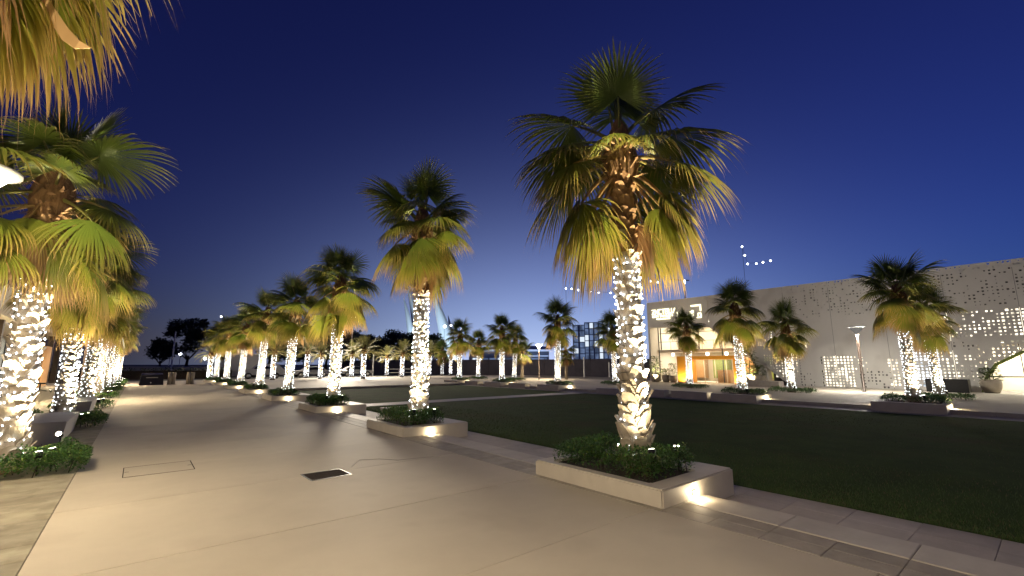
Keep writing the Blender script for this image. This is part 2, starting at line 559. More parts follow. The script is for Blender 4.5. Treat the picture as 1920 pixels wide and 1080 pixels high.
tag(b_.build('thin_cable', 'bandstone'), 'thin dark cable lying curved on the concrete beyond the drain grate', 'cable')

# ------------------------------------------------------------------ palms: leaves
def lerp3(a, b__, t):
    t = max(0.0, min(1.0, t))
    return tuple(a[i] + (b__[i] - a[i]) * t for i in range(3))

GREEN_D, GREEN, LIME = (0.055, 0.100, 0.018), (0.105, 0.165, 0.028), (0.29, 0.31, 0.040)
STRAW, TAN, DEAD = (0.50, 0.37, 0.08), (0.58, 0.37, 0.18), (0.40, 0.22, 0.09)

def fan_leaf(name, elev, lp_, lb, pdroop, hang, age, seed, nseg=34, spread=125, cup=0.22):
    """fan-palm leaf: tapering stalk, then a pleated fan of split, drooping segments"""
    r = random.Random(seed)
    mb = MB()
    d = Vector((math.cos(R(elev)), 0, math.sin(R(elev))))
    p = Vector((0, 0, 0))
    pts, rad = [p.copy()], [0.034]
    n = 6
    for i in range(n):
        d = (d + Vector((0, 0, -pdroop * lp_ / n))).normalized()
        p = p + d * (lp_ / n)
        pts.append(p.copy())
        rad.append(0.034 - 0.020 * (i + 1) / n)
    stalk = lerp3((0.20, 0.24, 0.06), (0.42, 0.27, 0.12), age * 1.1)
    mb.tube(pts, rad, 5, 0, stalk)
    t = d
    s = Vector((0, 1, 0))
    nrm = s.cross(t).normalized() * -1.0
    if nrm.z < 0 and elev > -40: nrm = -nrm
    base = lerp3(lerp3(GREEN_D, GREEN, r.random()), LIME, age * 0.55)
    if age > 0.93: base = lerp3(TAN, DEAD, r.random() * 0.8)
    dth = 2 * R(spread) / nseg
    rows = [0.02, 0.22, 0.42, 0.60, 0.76, 0.90, 1.0]
    for k in range(nseg):
        th = -R(spread) + (k + 0.5) * dth
        ln = lb * (0.72 + 0.28 * math.cos(th * 0.72)) * r.uniform(0.92, 1.06)
        dd = (t * math.cos(th) + s * math.sin(th) - nrm * cup * abs(math.sin(th)) ** 1.5).normalized()
        side = (-t * math.sin(th) + s * math.cos(th)).normalized()
        split = r.uniform(0.42, 0.60)
        segh = hang * r.uniform(0.8, 1.25)
        q = pts[-1] + dd * (ln * rows[0])
        tw = r.uniform(-0.25, 0.25)
        vs, cs, fs = [], [], []
        tipage = max(0.0, age * r.uniform(0.85, 1.25))
        prev = rows[0]
        for i, rr in enumerate(rows):
            if i:
                st = (rr - prev) * ln
                dd = (dd + Vector((0, 0, -1)) * segh * st * (0.25 + 1.5 * rr * rr) + side * tw * st * max(0, rr - 0.5)).normalized()
                q = q + dd * st
                prev = rr
            full = rr * ln * dth * 0.5 * 1.02
            wid = full if rr <= split else split * ln * dth * 0.5 * max(0.0, 1 - (rr - split) / (1.0 - split)) ** 0.8
            wid = max(wid, 0.0012)
            nn = dd.cross(side).normalized()
            fold = wid * 0.55
            vs += [q - side * wid, q + nn * fold, q + side * wid]
            c = lerp3(base, LIME, age * 0.8 * rr)
            c = lerp3(c, STRAW, (rr - 0.45) * 2.0 * min(1.0, tipage * 1.3))
            c = lerp3(c, TAN, (rr - 0.70) * 3.0 * min(1.0, tipage * 1.2))
            if age > 0.93: c = lerp3(base, TAN, rr * 0.8)
            cs += [c, lerp3(c, (0, 0, 0), 0.12), c]
            if i:
                a_ = (i - 1) * 3
                fs += [(a_, a_ + 3, a_ + 4, a_ + 1), (a_ + 1, a_ + 4, a_ + 5, a_ + 2)]
        mb.add(vs, fs, 0, cs)
        if age > 0.2 and r.random() < 0.7:      # loose threads at the tips
            q2 = q + dd * r.uniform(0.05, 0.2) + Vector((r.uniform(-.03, .03), r.uniform(-.03, .03), -0.04))
            mb.add([q, q + side * 0.003, q2], [(0, 1, 2)], 0, TAN)
    return mb.mesh(name, 'frond', smooth=True)

FAN = {'young': [], 'mid': [], 'low': [], 'hang': [], 'dead': []}
for i, e in enumerate((84, 74, 64)):
    FAN['young'].append(fan_leaf('frond_young', e, 0.56 + 0.05 * i, 1.02, 0.10, 0.35 + 0.2 * i, 0.05 + 0.06 * i, 11 + i, spread=128, nseg=46))
for i, e in enumerate((50, 36, 22, 10)):
    FAN['mid'].append(fan_leaf('frond_middle', e, 0.66, 1.05, 0.60, 1.0 + 0.15 * i, 0.16 + 0.07 * i, 21 + i, spread=140, nseg=50))
for i, e in enumerate((-2, -14, -26, -36)):
    FAN['low'].append(fan_leaf('frond_low', e, 0.74, 1.02, 0.75, 1.6 + 0.1 * i, 0.52 + 0.12 * i, 31 + i, spread=104, nseg=44))
FAN['low'].insert(1, fan_leaf('frond_low', -10, 0.80, 1.0, 0.7, 1.9, 0.22, 37, spread=98, nseg=42))
FAN['low'].insert(4, fan_leaf('frond_low', -32, 0.70, 1.05, 0.8, 2.2, 0.92, 38, spread=90, nseg=40))
for i, e in enumerate((-42, -52, -62)):
    FAN['hang'].append(fan_leaf('frond_hanging', e, 0.80, 1.06, 0.85, 2.3, 0.80 + 0.06 * i, 41 + i, spread=92, nseg=42))
for i, e in enumerate((-62, -74)):
    FAN['dead'].append(fan_leaf('frond_dead', e, 0.66, 1.0, 0.9, 3.4, 1.0, 51 + i, spread=82, nseg=34))

def pin_leaf(name, elev, ln, droop, age, seed):
    """feather-palm leaf"""
    r = random.Random(seed)
    mb = MB()
    d = Vector((math.cos(R(elev)), 0, math.sin(R(elev))))
    p = Vector((0, 0, 0)); pts = [p.copy()]; ds = [d.copy()]
    n = 14
    for i in range(n):
        d = (d + Vector((0, 0, -droop * ln / n * (0.4 + i / n)))).normalized()
        p = p + d * (ln / n); pts.append(p.copy()); ds.append(d.copy())
    mb.tube(pts, [0.024 - 0.02 * i / n for i in range(n + 1)], 4, 0, (0.26, 0.24, 0.09))
    s = Vector((0, 1, 0))
    for i in range(2, n + 1):
        for sub in (0.0, 0.5):
            q = pts[i] - ds[i] * (ln / n) * sub
            f = i / n
            L_ = ln * 0.22 * (0.55 + 0.9 * math.sin(math.pi * min(1, f * 0.92 + 0.06)))
            for sd in (-1, 1):
                up = ds[i].cross(s).normalized() * -1
                dr = (s * sd * 0.8 + ds[i] * 0.62 + Vector((0, 0, r.uniform(-0.05, 0.35)))).normalized()
                w = ds[i] * 0.011
                m_ = q + dr * L_ * 0.55
                e_ = q + dr * L_ + Vector((0, 0, -L_ * 0.18))
                c = lerp3((0.12, 0.13, 0.045), (0.24, 0.20, 0.08), r.random() * (0.4 + age))
                mb.add([q - w, q + w, m_ + w * 0.9, m_ - w * 0.9, e_], [(0, 1, 2, 3), (3, 2, 4)], 0, c)
    return mb.mesh(name, 'frond')

PIN = [pin_leaf('frond', 72, 1.5, 0.35, 0, 1), pin_leaf('frond', 55, 1.75, 0.6, 0.2, 2), pin_leaf('frond', 38, 1.8, 0.8, 0.4, 3),
       pin_leaf('frond', 20, 1.75, 0.9, 0.6, 4), pin_leaf('frond', 2, 1.6, 0.9, 0.9, 5)]

# ------------------------------------------------------------------ palms: trunk pieces
def trunk_r(z, h):
    f = z / h
    return 0.138 + 0.055 * max(0, 1 - f * 5) ** 1.5 - 0.024 * f + (0.05 * max(0, (f - 0.86) / 0.14))

def boot_mesh(seed, big=1.0):
    """old leaf base: a curved shield that leaves the trunk upward and outward and ends in a cut tip"""
    r = random.Random(seed)
    w0, w1 = 0.092 * big * r.uniform(0.9, 1.15), 0.046 * big * r.uniform(0.8, 1.3)
    h = 0.235 * big * r.uniform(0.88, 1.15)
    out = 0.062 * r.uniform(0.75, 1.35) * big
    th = 0.016 * big
    skew = r.uniform(-0.02, 0.02)
    mb = MB()
    vs = []
    for j, (f, w) in enumerate(((0, w0 * 0.75), (0.45, w0), (0.8, (w0 + w1) * 0.5), (1.0, w1))):
        x = 0.006 + out * f ** 1.7
        curve = 0.03 * (1 - f)
        for s_, dx in ((-1, -curve), (0, 0.006), (1, -curve)):
            vs.append((x + dx, s_ * w + skew * f, h * f + (0.012 if s_ == 0 and j == 3 else 0)))
    front = len(vs)
    vs += [(x - th, y * 0.9, z) for (x, y, z) in vs]
    fs = []
    for j in range(3):
        for k in range(2):
            a_ = j * 3 + k
            fs.append((a_, a_ + 1, a_ + 4, a_ + 3))
            if j == 2:
                fs.append((front + a_, front + a_ + 3, front + a_ + 4, front + a_ + 1))
    for a_, c_ in ((0, 3), (3, 6), (6, 9)):
        fs.append((a_, c_, front + c_, front + a_)); fs.append((a_ + 2, front + a_ + 2, front + c_ + 2, c_ + 2))
    fs.append((9, 10, front + 10, front + 9)); fs.append((10, 11, front + 11, front + 10))
    return mb.add(vs, fs)

BOOTS = [boot_mesh(s).mesh('leaf_base', 'boot') for s in range(6)]
BOOTS_DRY = [boot_mesh(s + 20, 0.92).mesh('leaf_base', 'bootdry') for s in range(5)]

def trunk_mesh(h, lean, n=14):
    mb = MB()
    prof = []
    rows = 22
    o = []
    vs, fs = [], []
    for i in range(rows + 1):
        z = h * i / rows
        rr = trunk_r(z, h)
        for k in range(n):
            a = 2 * math.pi * k / n
            vs.append((rr * math.cos(a) + lean[0] * z * z / h / h, rr * math.sin(a) + lean[1] * z * z / h / h, z))
    for i in range(rows):
        for k in range(n):
            k2 = (k + 1) % n
            fs.append((i * n + k, i * n + k2, (i + 1) * n + k2, (i + 1) * n + k))
    fs.append(tuple(rows * n + k for k in range(n)))
    mb.add(vs, fs)
    return mb

def boot_spots(h, per=9, step=0.125, seed=0, z0=0.02):
    r = random.Random(seed)
    out = []
    i = 0
    z = z0
    while z < h - 0.08:
        for k in range(per):
            a = 2 * math.pi * (k + 0.5 * (i % 2)) / per + r.uniform(-0.10, 0.10) + 0.06 * i
            out.append((z + r.uniform(-0.03, 0.03), a, r.uniform(0.9, 1.15), r.uniform(-0.14, 0.14)))
        z += step
        i += 1
    return out

def bulb_mesh(h0, h1, n, seed, r0=0.013, sparse_low=False, taper_h=4.4, lean=(0, 0), bmat=BULB):
    r = random.Random(seed)
    mb = MB(); w = MB()
    turns = 26
    pts = []
    for i in range(turns * 10 + 1):
        f = i / (turns * 10)
        z = h0 + (h1 - h0) * f
        a = 2 * math.pi * turns * f
        rr = trunk_r(z, taper_h) + 0.055 + 0.012 * math.sin(i * 1.7)
        q = (rr * math.cos(a) + lean[0] * z * z / taper_h ** 2, rr * math.sin(a) + lean[1] * z * z / taper_h ** 2, z)
        pts.append(q)
    w.tube(pts, 0.004, 3)
    for i in range(n):
        f = (i + r.random()) / n
        if sparse_low and f < 0.42 and r.random() < 0.75:
            continue
        z = h0 + (h1 - h0) * f
        a = 2 * math.pi * turns * f + r.uniform(-0.1, 0.1)
        rr = trunk_r(z, taper_h) + r.uniform(0.050, 0.080)
        z += r.uniform(-0.03, 0.03)
        mb.octa((rr * math.cos(a) + lean[0] * z * z / taper_h ** 2, rr * math.sin(a) + lean[1] * z * z / taper_h ** 2, z), r0 * r.uniform(0.8, 1.3), 0, 1.3)
    return mb.mesh('bulbs', bmat), w.mesh('wire', 'cable')

TR_H = 4.4
FAR_TRUNK = trunk_mesh(TR_H, (0, 0), 12).mesh('trunk', 'bark', True)

def joined_boots(seed):
    mb = MB()
    r = random.Random(seed)
    protos = [boot_mesh(s, 1.0) for s in range(5)]
    for (z, a, s_, tw) in boot_spots(TR_H, 8, 0.15, seed):
        pm = protos[r.randrange(5)]
        rr = trunk_r(z, TR_H) - 0.01
        mt = Matrix.Translation((rr * math.cos(a), rr * math.sin(a), z)) @ Matrix.Rotation(a, 4, 'Z') @ Matrix.Rotation(tw, 4, 'X') @ Matrix.Scale(s_ * 1.05, 4)
        mb.add([mt @ Vector(v) for v in pm.v], pm.f)
    return mb.mesh('leaf_bases', 'boot')

FAR_BOOTS = [joined_boots(1), joined_boots(2)]
FAR_BULBS = [bulb_mesh(0.25, 3.0, 270, 5, 0.0135), bulb_mesh(0.25, 3.0, 260, 6, 0.0135)]

def crown_mesh(seed):
    """fibrous heart of the crown with cut stalk stubs and hanging shreds"""
    r = random.Random(seed)
    mb = MB()
    prof = [(0.16, -0.38), (0.225, -0.25), (0.265, -0.05), (0.255, 0.15), (0.20, 0.35), (0.13, 0.55), (0.05, 0.72)]
    n = 16
    vs, fs = [], []
    for (rr, z) in prof:
        for k in range(n):
            a = 2 * math.pi * k / n
            q = rr * r.uniform(0.86, 1.14)
            vs.append((q * math.cos(a), q * math.sin(a), z + r.uniform(-0.03, 0.03)))
    for i in range(len(prof) - 1):
        for k in range(n):
            k2 = (k + 1) % n
            fs.append((i * n + k, i * n + k2, (i + 1) * n + k2, (i + 1) * n + k))
    mb.add(vs, fs, 0)
    for i in range(90):
        a = r.uniform(0, 6.283); z = r.uniform(-0.38, 0.25); rr = 0.20 + 0.06 * r.random()
        d = Vector((math.cos(a), math.sin(a), r.uniform(-0.6, 1.0))).normalized()
        p0 = Vector((rr * math.cos(a), rr * math.sin(a), z))
        L_ = r.uniform(0.08, 0.26)
        s_ = Vector((-math.sin(a), math.cos(a), 0)) * r.uniform(0.010, 0.028)
        p1 = p0 + d * L_ * 0.6 + Vector((0, 0, -0.01)); p2 = p0 + d * L_ + Vector((r.uniform(-.04, .04), r.uniform(-.04, .04), -0.08 * r.random()))
        mb.add([p0 - s_, p0 + s_, p1 + s_ * 0.8, p1 - s_ * 0.8, p2], [(0, 1, 2, 3), (3, 2, 4)], 1)
    return mb.mesh('crown', ['fibre', 'bootdry'])

CROWNS = [crown_mesh(1), crown_mesh(2)]

def add_fronds(crown, r, counts, extra=None, sc=1.0):
    ga = r.uniform(0, 6.28)
    i = 0
    for kind, cnt, z0, z1 in (('young', counts[0], 0.45, 0.68), ('mid', counts[1], 0.12, 0.48), ('low', counts[2], -0.10, 0.15),
                              ('hang', counts[3], -0.22, -0.05), ('dead', counts[4], -0.34, -0.18)):
        vs = FAN[kind]
        for k in range(cnt):
            me = vs[k % len(vs)]
            a = ga + i * 2.39996 + r.uniform(-0.2, 0.2)
            i += 1
            o = link('frond', me, crown, (0.10 * math.cos(a), 0.10 * math.sin(a), r.uniform(z0, z1)))
            o.rotation_euler = (r.uniform(-0.32, 0.32), r.uniform(-0.22, 0.22), a)
            q = sc * r.uniform(0.72, 1.16) * (0.86 if kind == 'young' else 1.0)
            o.scale = (q, q * r.choice((1, -1)), q)
    for e in (extra or []):
        kind, idx, az, z, q = e
        o = link('frond', FAN[kind][idx % len(FAN[kind])], crown, (0.10 * math.cos(az), 0.10 * math.sin(az), z))
        o.rotation_euler = (r.uniform(-0.08, 0.08), r.uniform(-0.08, 0.08), az)
        o.scale = (q, q, q)

def fan_palm(x, y, z, label, group, seed, scale=1.0, height=1.0, near=False, counts=(5, 9, 9, 6, 3), lean=(0, 0), extra=None, strings=True,
             wrap=None, slabel=None, rot=None, fsc=1.0, sparse=False):
    r = random.Random(seed)
    t = empty('fan_palm', (x, y, z), r.uniform(0, 6.28) if rot is None else rot)
    t.scale = (scale, scale, scale)
    if not near:
        t.rotation_euler = (r.uniform(-0.035, 0.035), r.uniform(-0.035, 0.035), t.rotation_euler.z)
    tag(t, label, 'palm tree', group)
    h = TR_H * height
    if near:
        tk = link('trunk', trunk_mesh(h, lean, 18).mesh('trunk', 'bark', True), t)
        cut = wrap if wrap else h * 0.72
        n_ = 0
        for (bz, a, s_, tw) in boot_spots(h, 9, 0.138 * height, seed):
            if n_ >= 298: break
            n_ += 1
            rr = trunk_r(bz, h) - 0.008
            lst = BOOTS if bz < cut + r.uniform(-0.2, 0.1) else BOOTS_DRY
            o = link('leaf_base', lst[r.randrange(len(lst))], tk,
                     (rr * math.cos(a) + lean[0] * (bz / h) ** 2, rr * math.sin(a) + lean[1] * (bz / h) ** 2, bz))
            s2 = s_ * (1.18 if bz < 0.9 else 1.0)
            o.rotation_euler = (tw, r.uniform(-0.10, 0.16), a)
            o.scale = (s2, s2, s2)
    else:
        tk = link('trunk', FAR_TRUNK, t)
        tk.scale = (1, 1, height)
        tag(link('leaf_bases', FAR_BOOTS[seed % 2], tk), kind='stuff')
    crown = link('crown', CROWNS[seed % 2], t, (lean[0], lean[1], h + 0.02))
    add_fronds(crown, r, counts, extra, fsc)
    if strings:
        ls_ = empty('light_string', (x, y, z), 0)
        ls_.rotation_euler = t.rotation_euler
        ls_.scale = (scale, scale, scale)
        tag(ls_, slabel, 'string lights', 'light strings wound round the palm trunks')
        if near:
            bm_, wm_ = bulb_mesh(0.15, wrap, 380, seed, 0.0108, sparse, h, lean, BULB_NEAR)
        else:
            bm_, wm_ = FAR_BULBS[seed % 2]
        link('wire', wm_, ls_)
        bo = tag(link('bulbs', bm_, ls_), kind='stuff')
        if not near:
            for o in ls_.children: o.scale = (1, 1, (wrap or 3.0) / 3.0)
    return t

# ------------------------------------------------------------------ planting: shrubs, spotlights, planters
def shrub_mesh(lx, ly, h, n, seed, hole=0.27, leaf=0.032):
    r = random.Random(seed)
    mb = MB()
    bumps = [(r.uniform(-lx / 2, lx / 2), r.uniform(-ly / 2, ly / 2), r.uniform(0.12, 0.28), r.uniform(0.6, 1.15)) for _ in range(16)]
    made = 0
    while made < n:
        x, y = r.uniform(-lx / 2, lx / 2), r.uniform(-ly / 2, ly / 2)
        if math.hypot(x, y) < hole: continue
        ed = min(lx / 2 - abs(x), ly / 2 - abs(y))
        top = h * (0.55 + 0.25 * min(1, ed / 0.18))
        for (bx, by, br, bh) in bumps:
            dd = math.hypot(x - bx, y - by)
            if dd < br: top = max(top, h * bh * (1 - 0.5 * (dd / br) ** 2))
        z = top * (r.random() ** 0.45)
        a = r.uniform(0, 6.283); el = r.uniform(-0.2, 1.1)
        d = Vector((math.cos(a) * math.cos(el), math.sin(a) * math.cos(el), math.sin(el)))
        s_ = d.cross(Vector((0, 0, 1))).normalized()
        L_ = leaf * r.uniform(0.7, 1.4)
        p = Vector((x, y, z))
        k = r.uniform(0.6, 1.35)
        c = (0.085 * k, 0.190 * k, 0.045 * k) if r.random() < 0.85 else (0.18 * k, 0.26 * k, 0.05 * k)
        up = s_.cross(d) * L_ * 0.12
        mb.add([p, p + d * L_ * 0.5 + s_ * L_ * 0.33 + up, p + d * L_, p + d * L_ * 0.5 - s_ * L_ * 0.33 + up], [(0, 1, 2), (0, 2, 3)], 0, c)
        made += 1
    return mb.mesh('foliage', 'shrubleaf')

def stems_mesh(lx, ly, h, seed):
    r = random.Random(seed)
    mb = MB()
    for i in range(26):
        x, y = r.uniform(-lx / 2.2, lx / 2.2), r.uniform(-ly / 2.2, ly / 2.2)
        mb.tube([(x, y, 0), (x + r.uniform(-.05, .05), y + r.uniform(-.05, .05), h * 0.45), (x + r.uniform(-.1, .1), y + r.uniform(-.1, .1), h * 0.85)], [0.008, 0.006, 0.003], 3)
    return mb.mesh('stems', 'darkbark')

SHRUB_NEAR = (shrub_mesh(0.98, 1.72, 0.40, 8500, 1, leaf=0.038), stems_mesh(0.98, 1.72, 0.40, 1))
SHRUB_BED = (shrub_mesh(1.15, 1.9, 0.40, 9500, 2, leaf=0.040), stems_mesh(1.15, 1.9, 0.40, 2))
SHRUB_FAR = (shrub_mesh(1.0, 1.75, 0.30, 1800, 3, leaf=0.06), stems_mesh(1.0, 1.75, 0.30, 3))

def shrub(kind, x, y, z, label, group, rz=0.0, sc=(1, 1, 1)):
    t = empty('low_shrub', (x, y, z), rz)
    t.scale = sc
    link('foliage', kind[0], t); tag(link('stems', kind[1], t), kind='stuff')
    tag(t, label, 'shrub', group)
    return t

WARM = (1.0, 0.80, 0.50)
SPOT_K = 7.0
SPOTGOLD = (1.0, 0.83, 0.52)
q = MB(); q.lathe([(0.032, 0.0), (0.045, 0.02), (0.048, 0.11), (0.040, 0.12)], 10); SP_HEAD = q.mesh('head', 'darkmetal', True)
q = MB(); q.lathe([(0.038, 0.121), (0.036, 0.124)], 10); SP_LENS = q.mesh('lens', 'spotlens')
q = MB(); q.tube([(0, 0, -0.28), (0, 0, 0.02)], 0.010, 5); SP_SPIKE = q.mesh('spike', 'darkmetal')

def spotlight(x, y, z, aim, label, energy, group='garden spotlights among the shrubs', size=105):
    t = empty('garden_spotlight', (x, y, z))
    h = link('head', SP_HEAD, t)
    h.rotation_euler = Vector(aim).to_track_quat('Z', 'Y').to_euler()
    link('lens', SP_LENS, h)
    link('spike', SP_SPIKE, t)
    tag(t, label, 'spotlight', group)
    n_ = Vector(aim).normalized()
    lamp('spot_lamp', 'SPOT', t, n_ * 0.15, energy * SPOT_K, SPOTGOLD, spot_size=R(size), spot_blend=0.9, shadow_soft_size=0.05, aim=aim)
    return t

def rounded_ring(x0, x1, y0, y1, ix0, ix1, iy0, iy1, z0, z1, zi):
    """planter wall: outer box with a sunken middle"""
    mb = MB()
    O = [(x0, y0), (x1, y0), (x1, y1), (x0, y1)]
    I = [(ix0, iy0), (ix1, iy0), (ix1, iy1), (ix0, iy1)]
    vs = [(a, b__, z0) for a, b__ in O] + [(a, b__, z1) for a, b__ in O] + [(a, b__, z1) for a, b__ in I] + [(a, b__, zi) for a, b__ in I]
    fs = [(3, 2, 1, 0)]
    for k in range(4):
        k2 = (k + 1) % 4
        fs += [(k, k2, 4 + k2, 4 + k), (4 + k, 4 + k2, 8 + k2, 8 + k), (8 + k, 8 + k2, 12 + k2, 12 + k)]
    fs.append((12, 13, 14, 15))
    mb.add(vs, fs)
    return mb

pm = rounded_ring(-0.80, 0.93, -1.15, 0.97, -0.62, 0.42, -0.88, 0.76, -0.16, 0.20, 0.10)
tmp = pm.build('wall', 'planterstone', None, bevel=0.018)
PLANTER = tmp.data; bpy.data.objects.remove(tmp)
q = MB(); q.box(-0.615, 0.415, -0.875, 0.755, 0.102, 0.165); PL_SOIL = q.mesh('soil', 'soil')
q = MB(); q.box(-0.05, 0.05, -0.010, 0.0, -0.028, 0.028); ST_FR = q.mesh('step_light', 'darkmetal')
q = MB(); q.box(-0.040, 0.040, -0.0135, -0.0105, -0.019, 0.019); ST_LENS = q.mesh('lens', 'steplens')

def planter(x, y, label, mirror=False, lights=(-1,), energy=2.4):
    t = empty('stone_planter', (x, y, 0), math.pi if mirror else 0.0)
    link('wall', PLANTER, t); link('soil', PL_SOIL, t)
    for sgn in lights:
        s_ = link('step_light', ST_FR, t, (-0.12 if not mirror else -0.22, -1.151 if sgn < 0 else 0.971, 0.07), 0 if sgn < 0 else math.pi)
        link('lens', ST_LENS, s_)
        lamp('step_lamp', 'POINT', s_, (0, -0.075, -0.015), energy, WARM, shadow_soft_size=0.03)
    tag(t, label, 'planter', 'pale stone planters along the lawn')
    return t

# ------------------------------------------------------------------ avenue: right row (lawn side)
PY0, PDY = 3.96, 6.45
AZ = lambda phi: R(phi) - YAW            # 0 = picture right, 90 = away, 180 = picture left, 270 = towards the camera
NEAR_EXTRA = [('young', 0, AZ(95), 0.60, 1.08), ('young', 1, AZ(120), 0.55, 1.0), ('young', 2, AZ(70), 0.50, 0.95), ('young', 1, AZ(265), 0.50, 0.85),
              ('mid', 0, AZ(8), 0.48, 1.08), ('mid', 1, AZ(172), 0.38, 1.08), ('mid', 2, AZ(350), 0.26, 1.08), ('mid', 3, AZ(190), 0.22, 1.12),
              ('mid', 1, AZ(110), 0.35, 1.0), ('mid', 2, AZ(60), 0.25, 1.0), ('mid', 3, AZ(140), 0.15, 1.0), ('mid', 3, AZ(250), 0.20, 0.72),
              ('mid', 3, AZ(295), 0.20, 0.72), ('mid', 3, AZ(30), 0.12, 1.05), ('mid', 2, AZ(160), 0.2, 1.0),
              ('low', 0, AZ(338), 0.06, 1.10), ('low', 2, AZ(180), 0.02, 1.15), ('low', 0, AZ(202), 0.08, 1.05), ('low', 3, AZ(2), -0.06, 1.12),
              ('low', 2, AZ(30), 0.0, 1.05), ('low', 3, AZ(150), -0.02, 1.05), ('low', 5, AZ(196), -0.12, 1.15), ('low', 3, AZ(80), 0, 1.0), ('low', 5, AZ(345), -0.12, 1.1),
              ('hang', 0, AZ(212), -0.22, 1.10), ('hang', 0, AZ(322), -0.22, 1.02), ('hang', 1, AZ(350), -0.20, 1.15), ('hang', 1, AZ(183), -0.20, 1.18),
              ('hang', 0, AZ(20), -0.2, 1.10), ('hang', 2, AZ(160), -0.22, 1.10), ('hang', 1, AZ(100), -0.22, 1.0), ('hang', 2, AZ(55), -0.25, 1.05), ('hang', 2, AZ(200), -0.26, 1.1),
              ('dead', 0, AZ(8), -0.28, 1.1), ('dead', 0, AZ(176), -0.28, 1.12), ('dead', 1, AZ(120), -0.30, 0.95), ('dead', 1, AZ(60), -0.3, 0.95)]
row_h = [1.03, 1.13, 0.93, 0.90, 0.93, 0.86, 0.88, 0.86]
wraps = [3.05, 3.30, 3.2, 2.85, 2.75, 2.45, 2.5, 2.5]
for k in range(8):
    y = PY0 + PDY * k
    x = 5.55
    o_ = ORD[k]
    planter(5.50, y + 0.22, 'pale stone planter holding the %s palm of the row beside the lawn' % (o_ + (' and nearest' if k == 0 else '')), energy=6.0 if k < 2 else 10.0)
    sh = SHRUB_NEAR if k < 3 else SHRUB_FAR
    shrub(sh, 5.39, y + 0.16, 0.155, 'low leafy shrub around the %s palm of the lawn side row' % (o_ + (' and tallest looking' if k == 0 else '')), 'shrubs in the stone planters', 0, (1.08, 0.97, 1.08))
    big = k < 2
    fan_palm(x, y, 0.165, ['tall fan palm nearest the camera in a stone planter, lit from below', 'second fan palm of the lawn side row, with a full dark crown',
                           'third fan palm of the lawn side row, one upright leaf on top'][k] if k < 3 else '%s fan palm of the lawn side row, counted from the camera' % o_,
             'fan palms along the lawn side of the avenue', 131 if k == 1 else 100 + k, height=row_h[k], near=big, wrap=wraps[k],
             counts=(0, 0, 0, 0, 0) if k == 0 else (5, 14, 14, 8, 4) if k == 1 else (6, 12, 11, 6, 4) if k < 3 else (6, 11, 9, 5, 2), extra=NEAR_EXTRA if k == 0 else None, rot=0.0 if k == 0 else None,
             lean=(-0.05, 0.03) if k == 0 else (0.06, 0.02) if k == 1 else (0, 0), sparse=(k == 0), fsc=1.0 if k < 2 else 0.94,
             slabel='white string lights wound round the %s trunk of the lawn side row' % (o_ + (' and nearest' if k == 0 else '')))
    spotlight(x - 0.42, y - 0.55, 0.42, (0.42, 0.55, 1.3), 'small uplight in the shrub under the %s palm of the lawn side row' % (o_ + (' and nearest' if k == 0 else '')), 17 if k < 2 else 45)
    spotlight(x + 0.14, y - 0.56, 0.40, (-0.14, 0.30, 3.2), 'white uplight in the right part of the nearest planter shrub' if k == 0 else 'second uplight in the shrub of the %s planter of the lawn side row' % o_, 400 if k < 3 else 260, size=58)

# small tapered stone block behind the second planter
b_ = MB(); b_.add([(-0.30, -0.55, 0), (0.30, -0.55, 0), (0.30, 0.55, 0), (-0.30, 0.55, 0), (-0.42, -0.66, 0.42), (0.42, -0.66, 0.42), (0.42, 0.66, 0.42), (-0.42, 0.66, 0.42)],
                  [(0, 3, 2, 1), (4, 5, 6, 7), (0, 1, 5, 4), (1, 2, 6, 5), (2, 3, 7, 6), (3, 0, 4, 7)])
o = b_.build('stone_bench', 'planterstone', None, bevel=0.012); o.location = (6.35, 13.0, -0.15)
tag(o, 'small tapered pale stone block behind the second planter at the lawn edge', 'stone bench')

